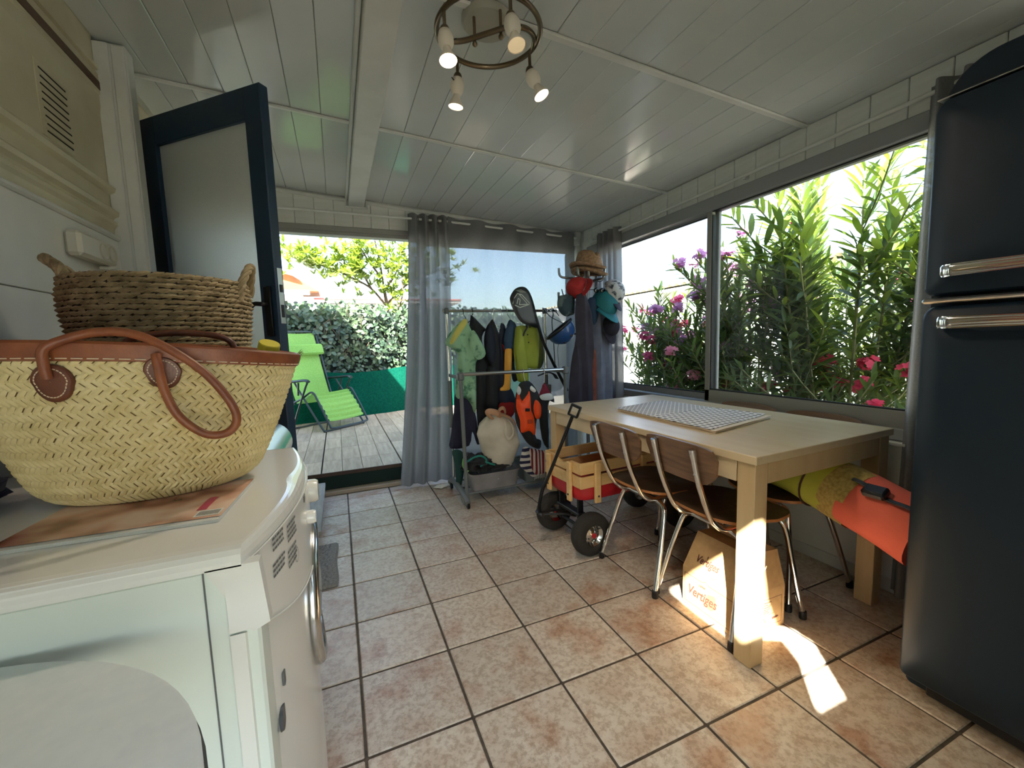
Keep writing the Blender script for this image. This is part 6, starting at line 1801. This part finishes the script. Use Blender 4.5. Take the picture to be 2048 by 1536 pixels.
for k in range(16): 
    x = 1.29 + 0.006 * k; fr__.tube([(x, -0.575, 0.150), (x + 0.003 * (R() - 0.5), -0.578, 0.125 - 0.02 * R())], 0.0012, 4)
fr__.build('fringe', m_white, s1, kind='stuff')
s2 = thing('striped_towel', 'navy and white striped towel between the cream bag and the red striped towel', 'towel', (1.25, -0.55, 0.15))
sb2 = MB(); garment(sb2, [(1.215, 0.36), (1.27, 0.35), (1.275, 0.25), (1.32, 0.14), (1.29, 0.125), (1.22, 0.19), (1.185, 0.235), (1.195, 0.30)], -0.552, 0.03, 0.008, (30, 40), 0.014, 6); sb2.build('towel_cloth', m_str2, s2)
ti = MB().ell((0.70, -0.10, 0.016), (0.055, 0.03, 0.014), 20, 8, wob=0.6, seed=5); tio = ti.build('crumpled_tissue', m_white); tag(tio, 'crumpled white tissue on the tiles left of the clothes rail', 'tissue')

# ------------------------------------------------------------------ coat stand with hats
m_pipe = mat('satin_tube', (150, 152, 152), 0.28, 1.0)
CSX, CSY = 1.842, -0.45
cs = thing('coat_stand', 'satin metal coat stand in the corner carrying hats and scarves', 'coat stand', (CSX, CSY, 0))
MB().lathe([(0.17, 0.0), (0.17, 0.012), (0.05, 0.03), (0.018, 0.045)], 36, (CSX, CSY, 0)).build('base', m_pipe, cs)
MB().cyl((CSX, CSY, 0.03), (CSX, CSY, 1.70), 0.014, 14).build('pole', m_pipe, cs)
for a, r_, z in ((3.0, 0.225, 1.62), (3.75, 0.15, 1.615), (-0.15, 0.15, 1.60), (-0.9, 0.15, 1.60), (2.9, 0.225, 1.44), (0.3, 0.16, 1.42), (-2.0, 0.15, 1.60)):
    c, s_ = math.cos(a), math.sin(a)
    MB().tube(cr([(CSX, CSY, z - 0.02), (CSX + c * r_ * 0.5, CSY + s_ * r_ * 0.5, z - 0.004), (CSX + c * r_ * 0.85, CSY + s_ * r_ * 0.85, z + 0.002), (CSX + c * r_ * 0.98, CSY + s_ * r_ * 0.98, z + 0.022), (CSX + c * r_, CSY + s_ * r_, z + 0.072)], 6), 0.009, 10).build('hook_arm', m_pipe, cs)
def hat_m(nm, c, c2): return mat(nm, c, 0.8, c2=c2, nscale=60, bmp=0.3, bscale=140)
def fedora(label, c, rot, m, band, k=1.0):
    t = thing('straw_hat', label, 'hat', c)
    q = rot_m(*rot); c = Vector(c)
    def f_(u, v):
        th = 2 * PI * u; pr_ = ((0.135, 0.018), (0.128, 0.004), (0.105, 0.0), (0.098, 0.004), (0.094, 0.03), (0.088, 0.075), (0.078, 0.105), (0.062, 0.118), (0.03, 0.110), (0.0, 0.098))
        fz = v * (len(pr_) - 1); i = min(int(fz + 1e-6), len(pr_) - 2); a = fz - i
        r = pr_[i][0] * (1 - a) + pr_[i + 1][0] * a; z = pr_[i][1] * (1 - a) + pr_[i + 1][1] * a
        x = r * math.cos(th) * 0.94; y = r * math.sin(th) * 1.04
        if z > 0.08: z -= 0.030 * math.exp(-(x / 0.022) ** 2); x *= (1 - 0.15 * max(0, -math.sin(th)))
        if r > 0.10: z += 0.010 * math.cos(2 * th)
        return c + q @ Vector((x, y, z)) * k
    mb = MB(); mb.grid(f_, 40, 18, True, True); mb.build('hat_body', m, t)
    MB().tube([c + q @ Vector((0.097 * math.cos(2 * PI * j / 32) * 0.94, 0.097 * math.sin(2 * PI * j / 32) * 1.04, 0.018)) * k for j in range(32)], 0.011 * k, 6, True, flat=0.25).build('hat_band', band, t)
    return t
fedora('lower straw trilby with a dark band on the coat stand', (1.838, -0.50, 1.640), (0.10, 0.12, 0.3), hat_m('straw_a', (170, 140, 108), (136, 106, 78)), mat('hat_band_dark', (52, 44, 48), 0.8), 1.08)
fedora('upper straw trilby stacked on top of the other straw hat', (1.822, -0.505, 1.682), (0.06, 0.10, 0.2), hat_m('straw_b', (176, 142, 112), (140, 108, 82)), mat('hat_band_print', (120, 104, 96), 0.8, c2=(180, 168, 152), nscale=40), 1.08)
def cap(label, c, rot, m, mbrim, r=0.088, nm='cap', under=None):
    t = thing(nm, label, 'cap', c)
    q = rot_m(*rot); c = Vector(c)
    def f_(u, v):
        th = 2 * PI * u; ph_ = v * PI / 2
        return c + q @ Vector((r * 0.92 * math.cos(th) * math.cos(ph_), r * 1.08 * math.sin(th) * math.cos(ph_), r * 1.05 * math.sin(ph_)))
    MB().grid(f_, 32, 10, True, True).build('crown', m, t)
    def b_(u, v, d=0.0):
        th = -PI / 2 + (u - 0.5) * 2.3; rr = 1 + 0.75 * v * math.cos((u - 0.5) * 2.9)
        return c + q @ Vector((r * 0.92 * math.cos(th) * (1 + 0.1 * v), r * 1.08 * math.sin(th) * rr, -0.004 - 0.02 * v + 0.012 * (1 - (2 * u - 1) ** 2) * v + d))
    bb = MB(); bb.grid(lambda u, v: b_(u, v), 18, 6); bb.grid(lambda u, v: b_(u, v, -0.004), 18, 6); bb.grid(lambda u, v: (lambda p, s_: p.lerp(s_, v))(b_(u, 1.0), b_(u, 1.0, -0.004)), 18, 1)
    bb.build('brim', mbrim, t)
    MB().ell(c + q @ Vector((0, 0, r * 1.05)), (0.006, 0.006, 0.004), 10, 6).build('top_button', m, t)
    sm = MB()
    for k in range(3):
        a = k * PI / 3
        sm.tube([c + q @ Vector((r * 0.925 * math.cos(a) * math.cos(p_), r * 1.085 * math.sin(a) * math.cos(p_), r * 1.057 * math.sin(p_))) for p_ in [PI * j / 14 for j in range(15)]], 0.0012, 4)
    sm.build('seams', m, t)
    return t
m_rcap = mat('red_cap_cloth', (190, 52, 52), 0.8, c2=(170, 42, 44), nscale=10)
cap('red cap hooked upside on the left of the coat stand below the hats', (1.725, -0.53, 1.525), (-0.25, -1.15, 0.2), m_rcap, m_rcap, 0.092)
def face_mat():
    m, nt, b, o = new_mat('smudged_print')
    mp = coords(nt); t = noise_tex(nt, mp, 26, 3, 0.6)
    r = ramp(nt, t.outputs[0], [(0.52, lin((212, 212, 210))), (0.58, lin((140, 142, 148))), (0.66, lin((60, 64, 74)))])
    nt.links.new(r.outputs[0], b.inputs['Base Color']); b.inputs['Roughness'].default_value = 0.8
    return m
m_dcap = mat('dark_cap_cloth', (44, 42, 56), 0.85)
m_tcap = mat('teal_cap_cloth', (36, 128, 136), 0.7, c2=(30, 112, 122), nscale=6)
cap('white cap with smudged dark print on the right of the coat stand', (2.005, -0.57, 1.495), (0.95, 0.25, 0.35), face_mat(), m_dcap, 0.094)
cap('teal cap with a broad teal brim below the white printed cap', (1.945, -0.54, 1.405), (0.75, 0.1, 0.2), m_tcap, m_tcap, 0.108)
cap('dark charcoal cap hanging lowest on the right of the coat stand', (1.995, -0.55, 1.235), (1.25, 0.0, 0.1), m_dcap, m_dcap, 0.075)
# sun glasses on the stand
sgx = thing('sunglasses', 'dark sunglasses hooked on the coat stand between the red and white caps', 'sunglasses', (1.87, -0.58, 1.51))
for dx in (-0.028, 0.028): MB().ell((1.875 + dx, -0.585, 1.508), (0.025, 0.006, 0.019), 18, 8).build('lens', mat('dark_lens', (18, 20, 24), 0.1), sgx)
MB().tube([(1.85, -0.58, 1.516), (1.90, -0.58, 1.516)], 0.003, 6).build('bridge', m_black, sgx)
for dx in (-0.052, 0.052): MB().tube([(1.875 + dx, -0.583, 1.512), (1.875 + dx, -0.50, 1.522), (1.875 + dx, -0.47, 1.505)], 0.0025, 6).build('temple', m_black, sgx)
# camouflage pouch, blue helmet, scarves
pc = MB(); garment(pc, [(1.548, 1.453), (1.563, 1.470), (1.655, 1.485), (1.69, 1.47), (1.69, 1.345), (1.659, 1.325), (1.609, 1.318), (1.567, 1.345), (1.545, 1.392)], -0.52, 0.07, 0.003, (20, 4), 0.016, 2)
pco = thing('pouch', 'dark teal camouflage pouch hanging left of the red cap', 'pouch', (1.62, -0.52, 1.32))
pc.build('pouch_body', mat('camo_cloth', (42, 62, 70), 0.8, c2=(92, 108, 108), nscale=14, lo=0.5, hi=0.6), pco)
MB().tube(cr([(1.60, -0.51, 1.48), (1.605, -0.49, 1.505), (1.618, -0.46, 1.525)], 5), 0.004, 6).build('loop', m_black, pco)
hl = thing('helmet', 'blue sports helmet with black straps hanging at the right end of the rail', 'helmet', (1.585, -0.48, 1.12))
qh = rot_m(0.35, 2.55, 0.2)
MB().ell((1.575, -0.50, 1.215), (0.105, 0.118, 0.110), 32, 12, qh, z0=-0.12, z1=1.0).build('shell', mat('blue_shell', (44, 86, 144), 0.28, c2=(36, 72, 128), nscale=4), hl)
MB().ell((1.572, -0.505, 1.222), (0.088, 0.10, 0.070), 28, 10, qh, z0=-0.2, z1=1.0).build('padding', m_black, hl)
lp_ = [Vector((1.575, -0.50, 1.215)) + qh @ Vector((0.107 * math.cos(2 * PI * k / 32), 0.120 * math.sin(2 * PI * k / 32), -0.012)) for k in range(32)]
MB().tube(lp_, 0.012, 8, True).build('rim', m_black, hl)
for k, dd in enumerate(((0.5, 0.2), (0.1, 0.7), (-0.5, 0.3))):
    v_ = qh @ Vector((dd[0] * 0.105, -abs(dd[1]) * 0.118, math.sqrt(max(0, 1 - dd[0] ** 2 - dd[1] ** 2)) * 0.110))
    MB().ell(Vector((1.575, -0.50, 1.215)) + v_, (0.016, 0.010, 0.009), 12, 6).build('vent_hole', m_black, hl)
MB().tube(cr([lp_[4], lp_[4] + Vector((-0.03, 0.02, 0.06)), (1.50, -0.36, 1.37), (1.545, -0.29, 1.395), (1.60, -0.30, 1.33), lp_[14]], 6), 0.006, 6, flat=0.4).build('chin_strap', m_black, hl)
MB().tube(cr([lp_[20], (1.545, -0.52, 1.10), (1.55, -0.51, 0.98), (1.553, -0.51, 0.90)], 6), 0.004, 6, flat=0.5).build('hanging_strap', m_black, hl)
sc1 = MB(); garment(sc1, [(1.715, 1.507), (1.672, 1.466), (1.655, 1.324), (1.657, 1.15), (1.612, 0.945), (1.60, 0.62), (1.79, 0.60), (1.800, 0.90), (1.816, 1.05), (1.808, 1.242), (1.80, 1.336), (1.775, 1.418), (1.745, 1.492)], -0.585, 0.06, 0.012, (75, 3), 0.02, 4)
sco = thing('scarf', 'long dark plum scarf hanging down the coat stand below the red cap', 'scarf', (1.70, -0.585, 0.6))
sc1.build('scarf_cloth', mat('plum_cloth', (62, 57, 68), 0.9, c2=(50, 46, 56), nscale=12), sco)
sc2 = MB(); garment(sc2, [(1.88, 1.42), (1.99, 1.42), (2.06, 1.36), (2.04, 1.0), (2.045, 0.62), (1.90, 0.61), (1.868, 0.9), (1.862, 1.2)], -0.50, 0.06, 0.014, (70, 3), 0.02, 6)
sco2 = thing('scarf', 'long pale blue-grey cloth hanging down the coat stand below the caps', 'cloth', (1.95, -0.5, 0.6))
sc2.build('scarf_cloth', mat('bluegrey_cloth', (128, 134, 152), 0.9, c2=(108, 114, 134), nscale=10), sco2)
sc3 = MB(); garment(sc3, [(1.812, 1.046), (1.862, 1.044), (1.868, 0.8), (1.862, 0.58), (1.806, 0.58), (1.806, 0.85)], -0.545, 0.04, 0.008, (60, 3), 0.016, 8)
sco3 = thing('scarf', 'rust orange scarf hanging low between the plum and the blue-grey cloth', 'scarf', (1.835, -0.545, 0.58))
sc3.build('scarf_cloth', mat('rust_cloth', (150, 84, 66), 0.9, c2=(112, 58, 48), nscale=14), sco3)
sc4 = MB(); garment(sc4, [(1.80, 1.44), (1.87, 1.46), (1.90, 1.40), (1.88, 1.27), (1.835, 1.255), (1.805, 1.30)], -0.535, 0.08, 0.006, (40, 10), 0.016, 3)
sco4 = thing('bucket_hat', 'dark blue soft hat tucked between the plum scarf and the teal cap', 'hat', (1.85, -0.535, 1.255))
sc4.build('hat_body', mat('dark_blue_cloth', (34, 58, 84), 0.85), sco4)

# ------------------------------------------------------------------ green lounger on the deck
lf = Vector((0.64, -0.768, 0)); lw = Vector((0.768, 0.64, 0)); lO = Vector((0.045, 2.075, DZ))
lg_ = thing('sun_lounger', 'lime green folding sun lounger with dark metal frame on the deck', 'sun lounger', lO)
def lp(s, w, z): return lO + lf * s + lw * w + Vector((0, 0, z))
m_lgf = cloth_mat('lime_sling', (150, 196, 104), 0.3, c2=(140, 186, 96), nscale=60)
m_lfr = mat('charcoal_frame', (44, 56, 60), 0.4, 0.3)
HW = 0.275
def ltube(nm, pts, r=0.0115, closed=False): return MB().tube(cr([lp(*p) for p in pts], 6, closed), r, 8, closed).build(nm, m_lfr, lg_)
ltube('ground_frame', [(-0.50, -HW - 0.02, 0.58), (-0.42, -HW - 0.02, 0.48), (-0.06, -HW - 0.02, 0.05), (-0.03, -HW + 0.02, 0.013), (-0.02, 0, 0.013), (-0.03, HW - 0.02, 0.013), (-0.06, HW + 0.02, 0.05), (-0.42, HW + 0.02, 0.48), (-0.50, HW + 0.02, 0.58)])
ltube('rear_frame', [(-0.24, -HW - 0.035, 0.57), (-0.30, -HW - 0.035, 0.48), (-0.54, -HW - 0.03, 0.06), (-0.56, -HW + 0.02, 0.013), (-0.56, 0, 0.013), (-0.56, HW - 0.02, 0.013), (-0.54, HW + 0.03, 0.06), (-0.30, HW + 0.035, 0.48), (-0.24, HW + 0.035, 0.57)])
ltube('leg_rest_frame', [(-0.60, -HW, 0.31), (-0.40, -HW, 0.38), (-0.22, -HW, 0.46), (-0.12, -HW, 0.36), (0.04, -HW, 0.10), (0.065, -HW + 0.03, 0.05), (0.07, 0, 0.045), (0.065, HW - 0.03, 0.05), (0.04, HW, 0.10), (-0.12, HW, 0.36), (-0.22, HW, 0.46), (-0.40, HW, 0.38), (-0.60, HW, 0.31)])
ltube('back_frame', [(-0.55, -HW, 0.30), (-0.64, -HW, 0.60), (-0.79, -HW, 1.14), (-0.81, -HW + 0.04, 1.185), (-0.815, 0, 1.19), (-0.81, HW - 0.04, 1.185), (-0.79, HW, 1.14), (-0.64, HW, 0.60), (-0.55, HW, 0.30)])
for s in (-1, 1):
    P = cr([lp(-0.66, s * (HW + 0.035), 0.575), lp(-0.45, s * (HW + 0.035), 0.588), lp(-0.27, s * (HW + 0.035), 0.602), lp(-0.22, s * (HW + 0.035), 0.585)], 6)
    MB().tube(P, 0.028, 8, flat=0.55).build('armrest', m_lfr, lg_)
    MB().tube([lp(-0.44, s * (HW + 0.02), 0.42), lp(-0.40, s * (HW + 0.035), 0.57)], 0.012, 8).build('arm_link', m_lfr, lg_)
sl_ = MB()
sp_ = cr([lp(-0.805, 0, 1.175), lp(-0.72, 0, 0.86), (lp(-0.63, 0, 0.55)), lp(-0.555, 0, 0.335), lp(-0.49, 0, 0.315), lp(-0.33, 0, 0.385), lp(-0.235, 0, 0.445), lp(-0.17, 0, 0.39), lp(-0.06, 0, 0.255), lp(0.02, 0, 0.125)], 7)
def slf(u, v):
    f = v * (len(sp_) - 1); i = min(int(f), len(sp_) - 2); p = sp_[i].lerp(sp_[i + 1], f - i)
    sag = -0.02 * (1 - (2 * u - 1) ** 2)
    rip = 0.010 * math.sin((v - 0.66) * 2 * PI * 22) * (1 if v > 0.68 else 0)
    return p + lw * ((u - 0.5) * 2 * (HW - 0.025)) + (Vector((0, 0, 1)) * 0.6 + lf * 0.6) * (sag + rip)
sl_.grid(slf, 12, 120); sl_.build('sling', m_lgf, lg_)
pil = MB()
pc_ = lp(-0.725, 0, 0.96); pax = Vector((-0.25 * lf.x, -0.25 * lf.y, 1)).normalized(); pn = lw.cross(pax)
pil.box(pc_ + lf * 0.035, (HW * 2 + 0.03, 0.05, 0.14), 0.02, Matrix((lw, (-lf + pax * lf.dot(pax)).normalized(), pax)).transposed())
pil.build('head_pillow', m_lgf, lg_)
lac = MB()
for k in range(11):
    v = 0.70 + 0.028 * k
    for u, s in ((0, -1), (1, 1)):
        a = slf(u, v); lac.tube([a, a + lw * (s * 0.028) + Vector((0, 0, 0.006))], 0.003, 4)
for k in range(8):
    v = 0.42 + 0.025 * k
    for u, s in ((0, -1), (1, 1)):
        a = slf(u, v); lac.tube([a, a + lw * (s * 0.028)], 0.003, 4)
lac.build('lacing', m_lfr, lg_, kind='stuff')
